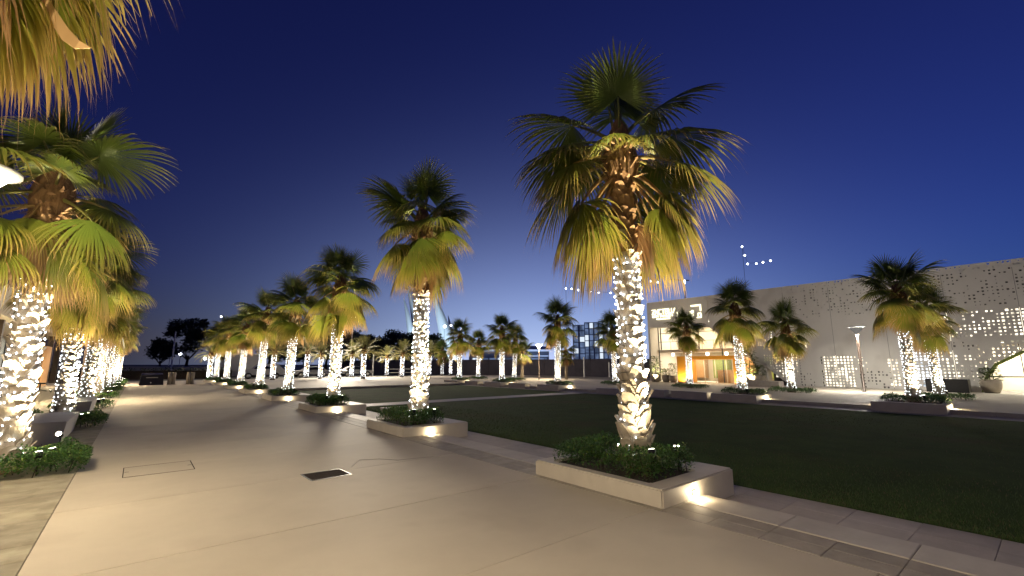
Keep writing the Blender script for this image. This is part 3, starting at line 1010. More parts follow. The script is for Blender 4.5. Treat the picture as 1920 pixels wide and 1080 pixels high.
# ------------------------------------------------------------------ avenue: left row
LY0 = 3.7
BED_LAB = 'dark green shrub bed at the foot of the %s palm of the left row'
for k in range(9):
    y = LY0 + PDY * k
    x = -1.38
    o_ = ORD[k]
    if k > 0:
        t = shrub(SHRUB_BED if k < 3 else SHRUB_FAR, x - 0.06, y - 0.12, 0.0, BED_LAB % o_, 'shrub beds along the left row of palms', R(90) if k == 1 else R(80), (1.0, 1.05, 1.0) if k == 1 else (0.9, 0.95, 1.05))
    near = k in (0, 1)
    ex = None
    if k == 0:
        ex = [('low', 3, R(62), -0.1, 1.05), ('low', 5, R(48), -0.1, 1.1), ('hang', 0, R(72), -0.1, 1.05), ('hang', 1, R(55), -0.1, 1.1), ('low', 2, R(80), 0, 1.05),
              ('low', 3, R(38), -0.05, 1.05), ('hang', 0, R(85), -0.15, 1.0), ('dead', 0, R(66), -0.2, 1.1), ('mid', 3, R(55), 0.2, 1.05), ('hang', 2, R(45), -0.15, 1.05),
              ('dead', 1, R(52), -0.2, 1.1), ('low', 5, R(70), -0.1, 1.0)]
    fan_palm(x, y, 0.02, 'fan palm at the left edge, only its hanging leaves in view' if k == 0 else 'nearest whole fan palm of the left row, thick lit trunk' if k == 1
             else '%s fan palm of the left row, counted from the camera' % o_, 'fan palms along the left side of the avenue', 200 + k,
             height=1.15 if k == 0 else 0.97 - 0.02 * (k % 3), near=near, wrap=3.15 if k == 1 else 3.0,
             counts=(5, 10, 10, 8, 5) if k < 3 else (4, 9, 9, 6, 2), extra=ex, rot=0.0 if k == 0 else None, strings=(k > 0), lean=(0.0, 0.0),
             slabel='white string lights wound round the %s trunk of the left row' % o_)
    if k == 0:
        spotlight(x + 0.75, y + 0.55, 0.1, (0.1, 0.45, 3.0), 'uplight at the foot of the palm left of the frame', 260)
    if k > 0:
        spotlight(x + 0.52, y - 0.20, 0.22, (-0.5, 0.3, 3.0), 'small uplight in the shrub bed under the %s palm of the left row' % o_, 30 if k == 1 else 70)
        spotlight(x + 0.40, y - 0.45, 0.22, (-0.36, 0.36, 3.4), 'second uplight in the shrub bed under the %s palm of the left row' % o_, 330 if k < 3 else 170, size=60)

# dry leaf sheath hanging in the nearest left crown
b_ = MB()
pts = [Vector((0.0, 0, 0)), Vector((0.06, 0.02, -0.10)), Vector((0.13, 0.02, -0.20)), Vector((0.21, 0.0, -0.27)), Vector((0.29, -0.02, -0.29))]
vs, fs = [], []
for i, p in enumerate(pts):
    w = (0.035, 0.04, 0.042, 0.03, 0.004)[i]
    s_ = Vector((0.55, -0.45, 0.6)).normalized() * w
    for d_ in (0, -0.004):
        vs += [p - s_ + Vector((0, d_, 0)), p + s_ + Vector((0, d_, 0))]
for i in range(4):
    a_ = i * 4
    fs += [(a_, a_ + 1, a_ + 5, a_ + 4), (a_ + 2, a_ + 6, a_ + 7, a_ + 3), (a_, a_ + 4, a_ + 6, a_ + 2), (a_ + 1, a_ + 3, a_ + 7, a_ + 5)]
b_.add(vs, fs)
o = b_.build('dry_leaf_sheath', 'drystrap'); o.location = (-0.70, 3.72, 3.83); o.rotation_euler = (0, 0, -YAW * 0.6)
tag(o, 'curved dry tan leaf sheath hanging in the leaves at the top left', 'dry leaf')

# white stone benches between the left beds
q = MB(); q.add([(-0.34, -0.75, 0), (0.34, -0.75, 0), (0.34, 0.75, 0), (-0.34, 0.75, 0), (-0.40, -0.80, 0.42), (0.40, -0.80, 0.42), (0.40, 0.80, 0.42), (-0.40, 0.80, 0.42)],
                [(0, 3, 2, 1), (4, 5, 6, 7), (0, 1, 5, 4), (1, 2, 6, 5), (2, 3, 7, 6), (3, 0, 4, 7)])
tmp = q.build('stone_bench', 'planterstone', None, bevel=0.012); BENCH = tmp.data; bpy.data.objects.remove(tmp)
tag(link('stone_bench', BENCH, None, (-1.40, 14.35, 0), 0, (1.0, 1.65, 1.07)), 'white stone bench block between the two nearest left shrub beds', 'stone bench', 'stone bench blocks')
tag(link('stone_bench', BENCH, None, (-1.40, 20.8, 0), 0, (1.0, 1.65, 1.07)), 'white stone bench block behind the third palm of the left row', 'stone bench', 'stone bench blocks')
spotlight(-0.92, 11.35, 0.36, (-0.25, -1.1, 0.5), 'bright floodlight in the nearest left shrub bed facing the camera', 60, size=80)

# ------------------------------------------------------------------ street lamps
q = MB(); q.lathe([(0.13, 0), (0.13, 0.03), (0.075, 0.04), (0.065, 3.30), (0.06, 3.32)], 14); LP_POLE = q.mesh('pole', 'brownmetal', True)
q = MB(); q.lathe([(0.07, 3.30), (0.10, 3.36), (0.36, 3.70)], 24, caps=False); LP_DIFF = {k: q.mesh('diffuser', k, True) for k in ('lampglow', 'lampdim')}
q = MB(); q.lathe([(0.37, 3.70), (0.44, 3.715), (0.44, 3.745), (0.10, 3.79)], 24); LP_TOP = q.mesh('cap', 'whitepaint', True)

def street_lamp(x, y, label, lit='lampglow', energy=0.0, sc=1.0, col=(1.0, 0.80, 0.52), side=0):
    t = empty('street_lamp', (x, y, 0))
    t.scale = (sc, sc, sc)
    link('pole', LP_POLE, t); link('diffuser', LP_DIFF[lit], t); link('cap', LP_TOP, t)
    if side:
        lamp('side_fill', 'POINT', t, (0, 0, 3.20), side, col, shadow_soft_size=0.12)  # added point light, spreads light sideways onto facade and paving
    if energy:
        lamp('lamp', 'AREA', t, (0, 0, 3.28), energy, col, shape='DISK', size=0.5, aim=(0, 0, -1))
    tag(t, label, 'street lamp', 'funnel topped street lamps')
    return t

street_lamp(-1.70, 7.35, 'glowing street lamp cut off at the left edge among the palm leaves', energy=190, side=170)
street_lamp(-1.80, 0.5, 'unseen street lamp beside the camera, placed to light the near avenue', energy=640, side=260)  # outside the view, placed and sized to brighten the near avenue
street_lamp(-1.78, 26.6, 'street lamp of the left row standing among the far trunks', energy=480, side=260)
street_lamp(-1.78, 46.6, 'added street lamp hidden by the left palms, lighting the far plaza', energy=700)  # added behind the left palms to brighten the plaza past the lawn
street_lamp(32.9, 7.45, 'brown street lamp post standing before the perforated facade', 'lampdim', energy=420, sc=1.02, col=(1.0, 0.93, 0.80), side=760)
street_lamp(33.2, 35.6, 'slim street lamp in front of the dark palms beyond the lawn', 'lampglow', energy=500, side=300)
street_lamp(32.9, -5.5, 'unseen street lamp beyond the right edge, added to light the facade', 'lampdim', energy=420, col=(1.0, 0.93, 0.80), side=760)  # unseen lamp added to brighten the perforated facade

# ------------------------------------------------------------------ far avenue beyond the lawn
FX, OX = 22.72, 29.2
for k in (0, 1, 3, 4, 5):
    y = 3.65 + 6.28 * k
    o_ = ORD[k if k < 2 else k - 1]
    planter(FX - 0.0, y, 'stone planter of the %s palm from the right at the far lawn edge' % o_, mirror=True, lights=(-1, 1), energy=20.0)
    shrub(SHRUB_FAR, FX + 0.12, y, 0.165, 'dark shrub round the %s palm from the right at the far lawn edge' % o_, 'shrubs in the far stone planters', 0, (1.05, 1.1, 1.0))
    fan_palm(FX, y, 0.165, '%s fan palm from the right along the far lawn edge' % o_, 'fan palms along the far lawn edge', 300 + k,
             height=[0.90, 0.88, 0, 0.96, 0.88, 0.86][k], counts=(6, 11, 10, 5, 2), wrap=[2.9, 2.9, 0, 3.3, 2.8, 2.7][k], fsc=0.98,
             slabel='string lights on the %s trunk from the right along the far lawn edge' % o_)
    spotlight(FX - 0.35, y - 0.35, 0.36, (0.3, 0.3, 3.2), 'small uplight under the %s palm from the right at the far lawn edge' % o_, 130)
for k in (0, 1, 2, 3, 5, 6):
    y = 3.75 + 6.25 * k
    o_ = ORD[k if k < 4 else k - 1]
    shrub(SHRUB_FAR, OX, y, 0.0, 'low shrub bed of the %s palm from the right before the building' % o_, 'shrub beds before the building', 0, (1.3, 1.3, 1.0))
    fan_palm(OX, y, 0.02, '%s fan palm from the right in the row before the building' % o_, 'fan palms in the row before the building', 400 + k,
             height=[0.86, 0.80, 0.86, 0.90, 0.88, 0.9, 0.86][k], counts=(6, 11, 10, 5, 1), wrap=[2.8, 2.6, 2.75, 2.85, 2.8, 2.9, 2.7][k], fsc=0.95,
             slabel='string lights on the %s trunk from the right in the row before the building' % o_)
    spotlight(OX - 0.4, y - 0.3, 0.28, (0.35, 0.3, 3.2), 'small uplight under the %s palm from the right before the building' % o_, 110)

# low stone benches along the far lawn edge
def far_bench(y0, y1, label, h=0.22):
    b_ = MB(); b_.cham(0, 0.55, 0, y1 - y0, 0, h + 0.146, 0.015)
    o = b_.build('stone_bench', 'planterstone', None); o.location = (21.95, y0, -0.146)
    tag(o, label, 'stone bench', 'low benches along the far lawn edge')
far_bench(11.35, 13.3, 'low stone bench left of the second far planter')
far_bench(13.75, 15.7, 'low stone bench behind the nearest palm, at the far lawn edge')
far_bench(16.3, 18.4, 'low stone bench at the right end of the cross path', 0.16)
far_bench(25.1, 27.0, 'low stone bench between two far planters beyond the lawn', 0.2)
far_bench(31.1, 33.0, 'low stone bench near the far end of the lawn', 0.2)
# unlit dark palms
fan_palm(35.3, 33.6, 0, 'dark unlit fan palm left of the distant lit hotel', 'unlit fan palms', 501, scale=0.85, height=0.75, counts=(4, 8, 8, 4, 2), strings=False)
fan_palm(33.0, 38.2, 0, 'dark unlit fan palm just behind the slim street lamp', 'unlit fan palms', 502, scale=0.85, height=0.78, counts=(4, 8, 8, 4, 2), strings=False)

# ------------------------------------------------------------------ date palms at the far end
q = MB(); q.lathe([(0.24, 0), (0.19, 0.4), (0.19, 2.2), (0.24, 2.5), (0.14, 2.8)], 12)
DP_TR = q.mesh('trunk', 'bark', True)
def date_bulbs(seed):
    r = random.Random(seed); mb = MB()
    for i in range(240):
        z = r.uniform(0.1, 2.5); a = r.uniform(0, 6.283)
        mb.octa((0.225 * math.cos(a), 0.225 * math.sin(a), z), 0.022, 0, 1.2)
    return mb.mesh('bulbs', BULB)
DP_B = date_bulbs(1)
q = MB(); q.tube([((0.215) * math.cos(i * 0.6), 0.215 * math.sin(i * 0.6), 0.1 + i * 0.011) for i in range(220)], 0.006, 3); DP_W = q.mesh('wire', 'cable')
def date_palm(x, y, idx, sc=1.0, lit=True):
    r = random.Random(600 + idx)
    t = empty('date_palm', (x, y, 0.0), r.uniform(0, 6.28)); t.scale = (sc, sc, sc)
    link('trunk', DP_TR, t)
    q = link('crown', CROWNS[0], t, (0, 0, 2.75))
    for i in range(26):
        a = i * 2.4 + r.uniform(-.15, .15)
        f = i / 26
        o = link('frond', PIN[min(4, int(f * 5))], q, (0.06 * math.cos(a), 0.06 * math.sin(a), 0.25 - 0.35 * f))
        o.rotation_euler = (r.uniform(-.1, .1), r.uniform(-.1, .1), a)
        s_ = r.uniform(0.9, 1.15); o.scale = (s_, s_, s_)
    tag(t, '%s feathery date palm from the left beyond the avenue' % ORD[idx], 'date palm', 'date palms on the cross avenue')
    if lit:
        ls_ = empty('light_string', (x, y, 0)); ls_.scale = (sc, sc, sc)
        tag(link('bulbs', DP_B, ls_), kind='stuff'); link('wire', DP_W, ls_)
        tag(ls_, 'string lights round the %s date palm trunk from the left' % ORD[idx], 'string lights', 'light strings wound round the palm trunks')
        spotlight(x - 0.3, y - 0.5, 0.25, (0.25, 0.3, 2.6), 'small uplight at the foot of the %s date palm from the left' % ORD[idx], 190)
DPOS = [(5.6, 54.6), (10.9, 52.4), (15.6, 57.6), (15.9, 53.2), (21.2, 58.0), (19.7, 50.3), (27.2, 60.8), (25.9, 53.3), (32.2, 57.6), (36.2, 58.3)]
for i, (x, y) in enumerate(DPOS):
    date_palm(x, y, i, 0.95 + 0.08 * (i % 3))
fan_palm(33.5, 56.2, 0, 'fan palm with an orange brown crown behind the second trunk', 'fan palms on the cross avenue', 503, height=0.75, counts=(4, 8, 8, 5, 3), wrap=2.5,
         slabel='string lights on the fan palm trunk standing among the date palms')

# ------------------------------------------------------------------ perforated building on the right
FXP, FH = 38.0, 7.55
ENT = [(24.95, 5.22), (19.0, 4.9), (17.8, 3.95), (16.63, 3.03), (15.85, 2.30), (15.25, 1.35), (14.95, 0.0)]
TRI = [(14.70, 0.0), (14.74, 1.66), (14.2, 1.10), (13.5, 0.5), (12.9, 0.0)]
RGT = [(3.0, 0.0), (2.75, 0.9), (2.3, 1.6), (1.2, 2.28), (0.0, 2.7), (-1.6, 2.9), (-2.6, 2.3), (-3.4, 0.0)]

def inside(poly, y, z):
    c = False
    n = len(poly)
    for i in range(n):
        (y0, z0), (y1, z1) = poly[i], poly[(i + 1) % n]
        if (z0 > z) != (z1 > z) and y < (y1 - y0) * (z - z0) / (z1 - z0) + y0:
            c = not c
    return c
ENT_P = ENT + [(24.95, 0.0)] if False else [(24.95, -0.1)] + ENT + [(14.95, -0.1)]
TRI_P = [(14.70, -0.1)] + TRI + [(12.9, -0.1)]
RGT_P = [(3.0, -0.1)] + RGT + [(-3.4, -0.1)]
hr = random.Random(12)
colbias = {}
def hole(y, z):
    i, j = int((y + 20) / 0.2), int(z / 0.2)
    cb = colbias.setdefault(i, hr.random())
    v = hr.random()
    n_ = math.sin(y * 1.7 + 1.3 * math.sin(z * 2.1)) * 0.5 + math.sin(z * 3.3 + y * 0.9) * 0.35
    if z > 5.0 and y < 13.2:
        p = 0.42 + 0.22 * n_ + 0.10 * (z - 5.2)
        if y > 11.5: p -= 0.15
        return hr.uniform(0.035, 0.11) if v < p - 0.04 else 0
    if 2.3 < z < 4.75 and y < 4.5:
        if 3.02 < z < 3.2: return 0
        p = 0.66 + 0.25 * n_ + 0.25 * (cb - 0.5)
        if y > 3.5: p -= 0.25
        return hr.uniform(0.055, 0.125) if v < p else 0
    if 0.25 < z <= 2.3 and y < 4.6:
        p = 0.62 + 0.25 * n_ + 0.4 * (cb - 0.5)
        return hr.uniform(0.055, 0.115) if v < p else 0
    if 9.0 < y < 10.95 and 0.1 < z < 2.2: return hr.uniform(0.08, 0.15) if v < 0.93 else 0
    if 8.2 < y < 9.0 and 1.1 < z < 2.1: return hr.uniform(0.06, 0.13) if v < 0.5 else 0
    if 7.3 < y < 8.9 and 0.1 < z < 1.1: return hr.uniform(0.07, 0.12) if v < 0.6 else 0
    if 6.5 < y < 7.2 and 0.15 < z < 1.95: return hr.uniform(0.08, 0.14) if v < 0.85 else 0
    if 4.6 < y < 6.4 and 0.15 < z < 2.55: return hr.uniform(0.09, 0.15) if v < 0.9 else 0
    if 11.4 < y < 12.5 and 0.1 < z < 1.05: return hr.uniform(0.07, 0.12) if v < 0.6 else 0
    if 12.1 < y < 14.85 and 0.6 < z < 2.35: return hr.uniform(0.06, 0.11) if v < 0.85 else 0
    if 13.9 < y < 17.0 and 3.0 < z < 4.75: return hr.uniform(0.07, 0.12) if v < 0.82 else 0
    return 0

bld = empty('perforated_building', (38, 8, 0))
bld_off = Vector((-38, -8, 0))
def bpart(mb, name, mat, parent=None, smooth=False):
    o = mb.build(name, mat, parent or bld, smooth)
    if parent is None: o.location = bld_off
    return o
panels = rng(-8.0, 25.0, 11)
for a_, c_ in zip(panels[:-1], panels[1:]):
    mb = MB()
    nz = 38
    pz = FH / nz
    ny = 15
    py = (c_ - a_) / ny
    gap = 0.008
    for i in range(ny):
        for j in range(nz):
            y0, y1 = a_ + i * py + (gap if i == 0 else 0), a_ + (i + 1) * py - (gap if i == ny - 1 else 0)
            z0, z1 = j * pz + 0.004, (j + 1) * pz + 0.004
            yc, zc = (y0 + y1) / 2, (z0 + z1) / 2
            if inside(ENT_P, yc, zc) or inside(TRI_P, yc, zc) or inside(RGT_P, yc, zc): continue
            h = hole(yc, zc)
            x0, x1 = FXP, FXP + 0.10
            if not h:
                mb.add([(x0, y0, z0), (x0, y1, z0), (x0, y1, z1), (x0, y0, z1)], [(0, 3, 2, 1)])
            else:
                a0, a1, b0, b1 = yc - h / 2, yc + h / 2, zc - h / 2, zc + h / 2
                vs = [(x0, y0, z0), (x0, y1, z0), (x0, y1, z1), (x0, y0, z1), (x0, a0, b0), (x0, a1, b0), (x0, a1, b1), (x0, a0, b1),
                      (x1, a0, b0), (x1, a1, b0), (x1, a1, b1), (x1, a0, b1)]
                fs = []
                for k in range(4):
                    k2 = (k + 1) % 4
                    fs += [(k, 4 + k, 4 + k2, k2), (4 + k, 8 + k, 8 + k2, 4 + k2)]
                mb.add(vs, fs)
    bpart(mb, 'facade_panel', 'facade')
# trims along the curved openings
for nm, poly, mt, w in (('opening_trim', ENT, 'facade', 0.10), ('opening_trim', TRI, 'facade', 0.09), ('opening_trim', RGT, 'greentrim', 0.07)):
    if mt == 'greentrim' and mt not in M:
        surf('greentrim', (0.20, 0.25, 0.05), (0.15, 0.19, 0.04), scale=2, rough=0.6)
    mb = MB()
    for (p0, p1) in zip(poly[:-1], poly[1:]):
        d = Vector((p1[0] - p0[0], p1[1] - p0[1])).normalized()
        n_ = Vector((-d.y, d.x)) * w
        p0e = Vector(p0) - d * 0.02; p1e = Vector(p1) + d * 0.02
        vs = []
        for x in (FXP - 0.012, FXP + 0.9):
            for q_, s_ in ((p0e, 1), (p1e, 1), (p1e, -1), (p0e, -1)):
                vs.append((x, q_.x + n_.x * s_, max(0.0, q_.y + n_.y * s_)))
        mb.add(vs, [(0, 1, 2, 3), (4, 7, 6, 5), (0, 4, 5, 1), (1, 5, 6, 2), (2, 6, 7, 3), (3, 7, 4, 0)])
    bpart(mb, nm, mt)
# body of the building: end wall, roof, dark cavity wall
mb = MB(); mb.box(38.102, 56, 24.99, 25.2, 0, FH); bpart(mb, 'end_wall', 'facade')
mb = MB(); mb.box(38.62, 56, -8, 24.98, FH - 0.35, FH - 0.1); bpart(mb, 'roof', 'facade')
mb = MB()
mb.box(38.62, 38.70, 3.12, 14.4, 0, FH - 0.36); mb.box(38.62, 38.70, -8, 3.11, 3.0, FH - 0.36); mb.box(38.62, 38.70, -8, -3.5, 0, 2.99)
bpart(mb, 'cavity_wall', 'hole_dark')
for (y0, y1, z0, z1, mt) in ((-8, 4.45, 3.02, 4.85, 'interior'), (3.14, 4.6, 0.1, 2.45, 'interior'), (9.0, 11.0, 0.05, 2.25, 'interior'),
                             (8.25, 8.95, 1.12, 2.1, 'interior'), (6.5, 7.25, 0.1, 2.0, 'interior'), (4.68, 6.35, 0.1, 2.6, 'interiorcool'),
                             (12.55, 14.2, 0.6, 2.4, 'interior'), (13.9, 14.38, 2.95, 4.8, 'interior'), (-8, -3.5, 0.1, 2.4, 'interior')):
    mb = MB(); mb.box(38.56, 38.60, y0, y1, z0, z1); bpart(mb, 'backlight', mt)
# right-hand opening: a lit glazed room
mb = MB(); mb.box(41.6, 41.7, -3.6, 3.2, 0, 2.98); bpart(mb, 'room_wall', 'cream')
mb = MB(); mb.box(38.72, 41.58, -3.6, 3.2, 2.9, 2.97); bpart(mb, 'room_ceiling', 'whitepaint')
for k in range(5):
    mb = MB(); mb.box(38.98, 39.04, 2.55 - k * 1.25, 2.60 - k * 1.25, 0.0, 2.88); bpart(mb, 'mullion', 'darkmetal')
mb = MB(); mb.box(38.97, 39.045, -3.5, 3.1, 0.85, 0.92); bpart(mb, 'transom', 'darkmetal')
for k in range(3):
    mb = MB(); mb.box(40.0, 40.5, 1.9 - k * 1.9, 2.5 - k * 1.9, 2.84, 2.895); bpart(mb, 'ceiling_light', 'pendant')
lamp('room_lamp', 'AREA', bld, Vector((40.2, 0.3, 2.8)) + bld_off, 700, (1.0, 0.95, 0.8), shape='RECTANGLE', size=1.5, size_y=4.5, aim=(0, 0, -1))
# entrance hall
mb = MB(); mb.box(43.5, 43.6, 14.42, 24.98, 0, 6.0); bpart(mb, 'hall_wall', 'cream')
mb = MB(); mb.box(38.75, 43.48, 14.3, 14.4, 0, 6.0); bpart(mb, 'hall_side_wall', 'cream')
mb = MB(); mb.box(38.75, 43.48, 14.42, 24.97, 5.62, 5.74); bpart(mb, 'hall_ceiling', 'whitepaint')
mb = MB(); mb.box(39.6, 43.48, 14.42, 24.97, 2.72, 2.98); bpart(mb, 'upper_floor', 'facade')
for k in range(6):
    y = 15.0 + k * 1.95
    mb = MB(); mb.box(39.58, 39.66, y, y + 0.08, 2.985, 5.60); bpart(mb, 'mullion', 'darkmetal')
for k in range(10):
    mb = MB(); mb.tube([(39.35, 15.2 + k * 1.05, 2.985), (39.35, 15.2 + k * 1.05, 3.72)], 0.018, 5); bpart(mb, 'railing_post', 'darkmetal')
mb = MB(); mb.tube([(39.35, 15.1, 3.74), (39.35, 24.9, 3.74)], 0.022, 5); bpart(mb, 'handrail', 'darkmetal')
mb = MB(); mb.box(39.25, 39.58, 14.42, 24.97, 2.78, 2.97); bpart(mb, 'balcony_edge', 'facade')
mb = MB(); mb.box(39.60, 39.64, 14.9, 24.9, 4.55, 4.60); bpart(mb, 'transom', 'darkmetal')
mb = MB(); mb.tube([(38.6, 18.3, 0), (38.6, 18.3, 5.6)], 0.05, 8); bpart(mb, 'slim_column', 'darkmetal')
mb = MB(); mb.tube([(38.6, 24.4, 0), (38.6, 24.4, 5.6)], 0.05, 8); bpart(mb, 'slim_column', 'darkmetal')
for k in range(6):
    mb = MB(); mb.lathe([(0.10, 5.55), (0.16, 5.58), (0.16, 5.615)], 10, 41.0, 15.8 + k * 1.6); bpart(mb, 'ceiling_light', 'pendant')
    mb = MB(); mb.lathe([(0.05, 2.40), (0.15, 2.48), (0.13, 2.66)], 10, 40.6, 15.4 + k * 1.75); bpart(mb, 'ceiling_light', 'pendant')
lamp('hall_lamp', 'AREA', bld, Vector((41.2, 19.8, 5.5)) + bld_off, 650, (1.0, 0.86, 0.62), shape='RECTANGLE', size=3, size_y=9, aim=(0, 0, -1))
lamp('hall_lamp', 'AREA', bld, Vector((41.0, 19.8, 2.68)) + bld_off, 520, (1.0, 0.84, 0.60), shape='RECTANGLE', size=3, size_y=9, aim=(0, 0, -1))
# interior furniture seen through the glass
for k in range(4):
    mb = MB(); mb.box(42.6, 43.45, 15.2 + k * 2.3, 16.6 + k * 2.3, 0.3, 2.2); mb.box(42.55, 42.59, 15.25 + k * 2.3, 16.55 + k * 2.3, 0.35, 2.15)
    bpart(mb, 'shelf_unit', 'woodpanel' if k % 2 else 'greentrim')
tag(bld, 'pale building with a perforated facade of small lit holes and curved openings', 'building')

# lit sign above the entrance: strokes of lettering on the wall
sg = empty('wall_sign', (37.985, 24.65, 5.9))
def stroke_sign(name, chars, y0, z0, h, w, pitch, t=0.055, mat='signglow'):
    for i, segs in enumerate(chars):
        mb = MB()
        for (xa, za, xb, zb) in segs:
            pa = Vector((y0 - i * pitch - xa * w, z0 + za * h)); pb_ = Vector((y0 - i * pitch - xb * w, z0 + zb * h))
            d = (pb_ - pa).normalized(); n_ = Vector((-d.y, d.x)) * t / 2
            pa -= d * t * 0.4; pb_ += d * t * 0.4
            vs = []
            for x in (37.93 + 0.001 * len(mb.f), 37.97):
                for q_ in (pa + n_, pb_ + n_, pb_ - n_, pa - n_): vs.append((x, q_.x, q_.y))
            mb.add(vs, [(0, 1, 2, 3), (4, 7, 6, 5), (0, 4, 5, 1), (1, 5, 6, 2), (2, 6, 7, 3), (3, 7, 4, 0)])
        o = mb.build('letter', mat, sg); o.location = (-37.985, -24.65, -5.9)
Zc = [(0, 1, 1, 1), (1, 1, 0, 0), (0, 0, 1, 0)]
Nc = [(0, 0, 0, 1), (0, 1, 1, 0), (1, 0, 1, 1)]
Cc = [(1, 1, 0, 1), (0, 1, 0, 0), (0, 0, 1, 0)]
Tc = [(0, 1, 1, 1), (0.5, 1, 0.5, 0)]
Ic = [(0.5, 0, 0.5, 1)]
Bc = [(0, 0, 0, 1), (0, 1, 1, 1), (1, 1, 1, 0), (1, 0, 0, 0), (0, 0.5, 1, 0.5)]
Uc = [(0, 1, 0, 0), (0, 0, 1, 0), (1, 0, 1, 1)]
Sl = [(0.9, 1, 0.2, 0)]
stroke_sign('letter', [Zc, Nc, Cc, Tc, Bc, Uc, Sl], 24.55, 6.34, 0.42, 0.27, 0.36, 0.06)
stroke_sign('letter', [Uc, Nc, Ic, Ic, Nc, Ic, Uc, Cc, Ic], 24.50, 6.06, 0.16, 0.17, 0.25, 0.045)
stroke_sign('letter', [[(0, 0.5, 1, 0.5)]], 24.05, 5.82, 0.1, 1.35, 1, 0.10)
FRc = [(0, 1, 1, 1), (1, 1, 1, 0.66)]
stroke_sign('letter', [[(0.35, 1, 1, 1), (1, 1, 1, 0.55)], ], 20.95, 5.75, 1.05, 1.3, 1, 0.10)
stroke_sign('letter', [[(0, 0.5, 0, 0), (0, 0, 0.6, 0), (0.6, 0, 0.6, 0.8), (0.6, 0.8, 1.0, 0.8), (1, 0.8, 1, 0.2)], [(0, 0, 0, 0.9), (0.25, 0.9, 0.25, 0.3)], [(0, 0, 1, 0), (1, 0, 1, 0.5), (0.3, 0.5, 1, 0.5), (0.3, 0.5, 0.3, 0.2)]], 20.9, 5.72, 0.72, 0.35, 0.45, 0.07)
stroke_sign('letter', [[(0, 0, 0, 1), (0.4, 0.2, 0.9, 0.2), (0.9, 0.2, 0.9, 0.9)]], 21.9, 5.85, 0.5, 0.3, 0.4, 0.07)
tag(sg, 'glowing cream lettering in two scripts high on the building wall', 'sign')

# orange entrance portal
po = empty('entrance_portal', (37.2, 19.1, 0))
pof = (-37.2, -19.1, 0)
for nm, (x0, x1, y0, y1, z0, z1) in {'left_jamb': (37.2, 38.6, 20.75, 21.8, 0.002, 2.02), 'right_jamb': (37.2, 38.6, 16.45, 16.85, 0.002, 2.02), 'beam': (37.19, 38.61, 16.44, 21.81, 2.023, 2.30)}.items():
    mb = MB(); mb.box(x0, x1, y0, y1, z0, z1); o = mb.build(nm, 'portalorange', po, bevel=0.01); o.location = pof
for k in range(4):
    y0 = 16.88 + k * 0.97
    mb = MB(); mb.box(38.2, 38.215, y0 + 0.05, y0 + 0.91, 0.06, 1.98); o = mb.build('door_glass', 'glass', po); o.location = pof
    mb = MB()
    mb.box(38.18, 38.24, y0, y0 + 0.045, 0.004, 2.018); mb.box(38.18, 38.24, y0 + 0.047, y0 + 0.965, 1.985, 2.018); mb.box(38.18, 38.24, y0 + 0.047, y0 + 0.965, 0.004, 0.055)
    o = mb.build('door_frame', 'cream', po); o.location = pof
lamp('portal_fill', 'AREA', po, Vector((37.7, 18.9, 1.99)) + Vector(pof), 70, (1.0, 0.82, 0.55), shape='RECTANGLE', size=0.6, size_y=3.4, aim=(0, 0, -1))  # lights without fixtures, added to brighten the orange frame
lamp('portal_fill', 'SPOT', po, Vector((36.6, 21.3, 0.08)) + Vector(pof), 170, (1.0, 0.85, 0.6), spot_size=R(110), spot_blend=0.8, shadow_soft_size=0.1, aim=(0.8, 0, 0.9))
lamp('portal_fill', 'SPOT', po, Vector((36.5, 16.9, 0.08)) + Vector(pof), 130, (1.0, 0.85, 0.6), spot_size=R(110), spot_blend=0.8, shadow_soft_size=0.1, aim=(0.8, 0, 0.9))
lamp('portal_fill', 'SPOT', po, Vector((36.3, 19.0, 0.08)) + Vector(pof), 170, (1.0, 0.85, 0.6), spot_size=R(120), spot_blend=0.8, shadow_soft_size=0.1, aim=(0.8, 0, 1.7))
tag(po, 'bright orange box shaped entrance portal with glass doors', 'portal')
pod = MB(); pod.box(39.5, 40.1, 18.2, 19.3, 0.002, 1.05); pod.box(39.45, 40.15, 18.15, 19.35, 1.053, 1.1)
tag(pod.build('reception_desk', 'woodpanel'), 'wooden reception desk seen through the glass of the orange portal', 'desk')

# potted plants by the entrance
def tuft(n, h, rad, seed, leaf=0.22):
    r = random.Random(seed); mb = MB()
    for i in range(n):
        a = r.uniform(0, 6.283); z = r.uniform(0.05, 1) * h; q_ = rad * math.sqrt(r.random()) * (1.15 - 0.6 * z / h)
        p = Vector((q_ * math.cos(a), q_ * math.sin(a), z)); el = r.uniform(-0.3, 0.9)
        d = Vector((math.cos(a) * math.cos(el), math.sin(a) * math.cos(el), math.sin(el))); s_ = d.cross(Vector((0, 0, 1))).normalized(); L_ = leaf * r.uniform(0.6, 1.3)
        k = r.uniform(0.6, 1.4)
        mb.add([p, p + d * L_ * .5 + s_ * L_ * .25, p + d * L_ - Vector((0, 0, L_ * .2)), p + d * L_ * .5 - s_ * L_ * .25], [(0, 1, 2, 3)], 0, (0.10 * k, 0.15 * k, 0.04 * k))
    return mb.mesh('foliage', 'shrubleaf')
TUFT = [tuft(260, 1.5, 0.55, 1), tuft(200, 0.8, 0.45, 2)]
q = MB(); q.lathe([(0.30, 0), (0.42, 0.25), (0.46, 0.55), (0.40, 0.75), (0.36, 0.75), (0.34, 0.66)], 16); POT = q.mesh('pot', 'terracotta', True)
q = MB(); q.tube([(0, 0, 0.6), (0.02, 0, 1.4)], 0.03, 5); PSTEM = q.mesh('stem', 'darkbark')
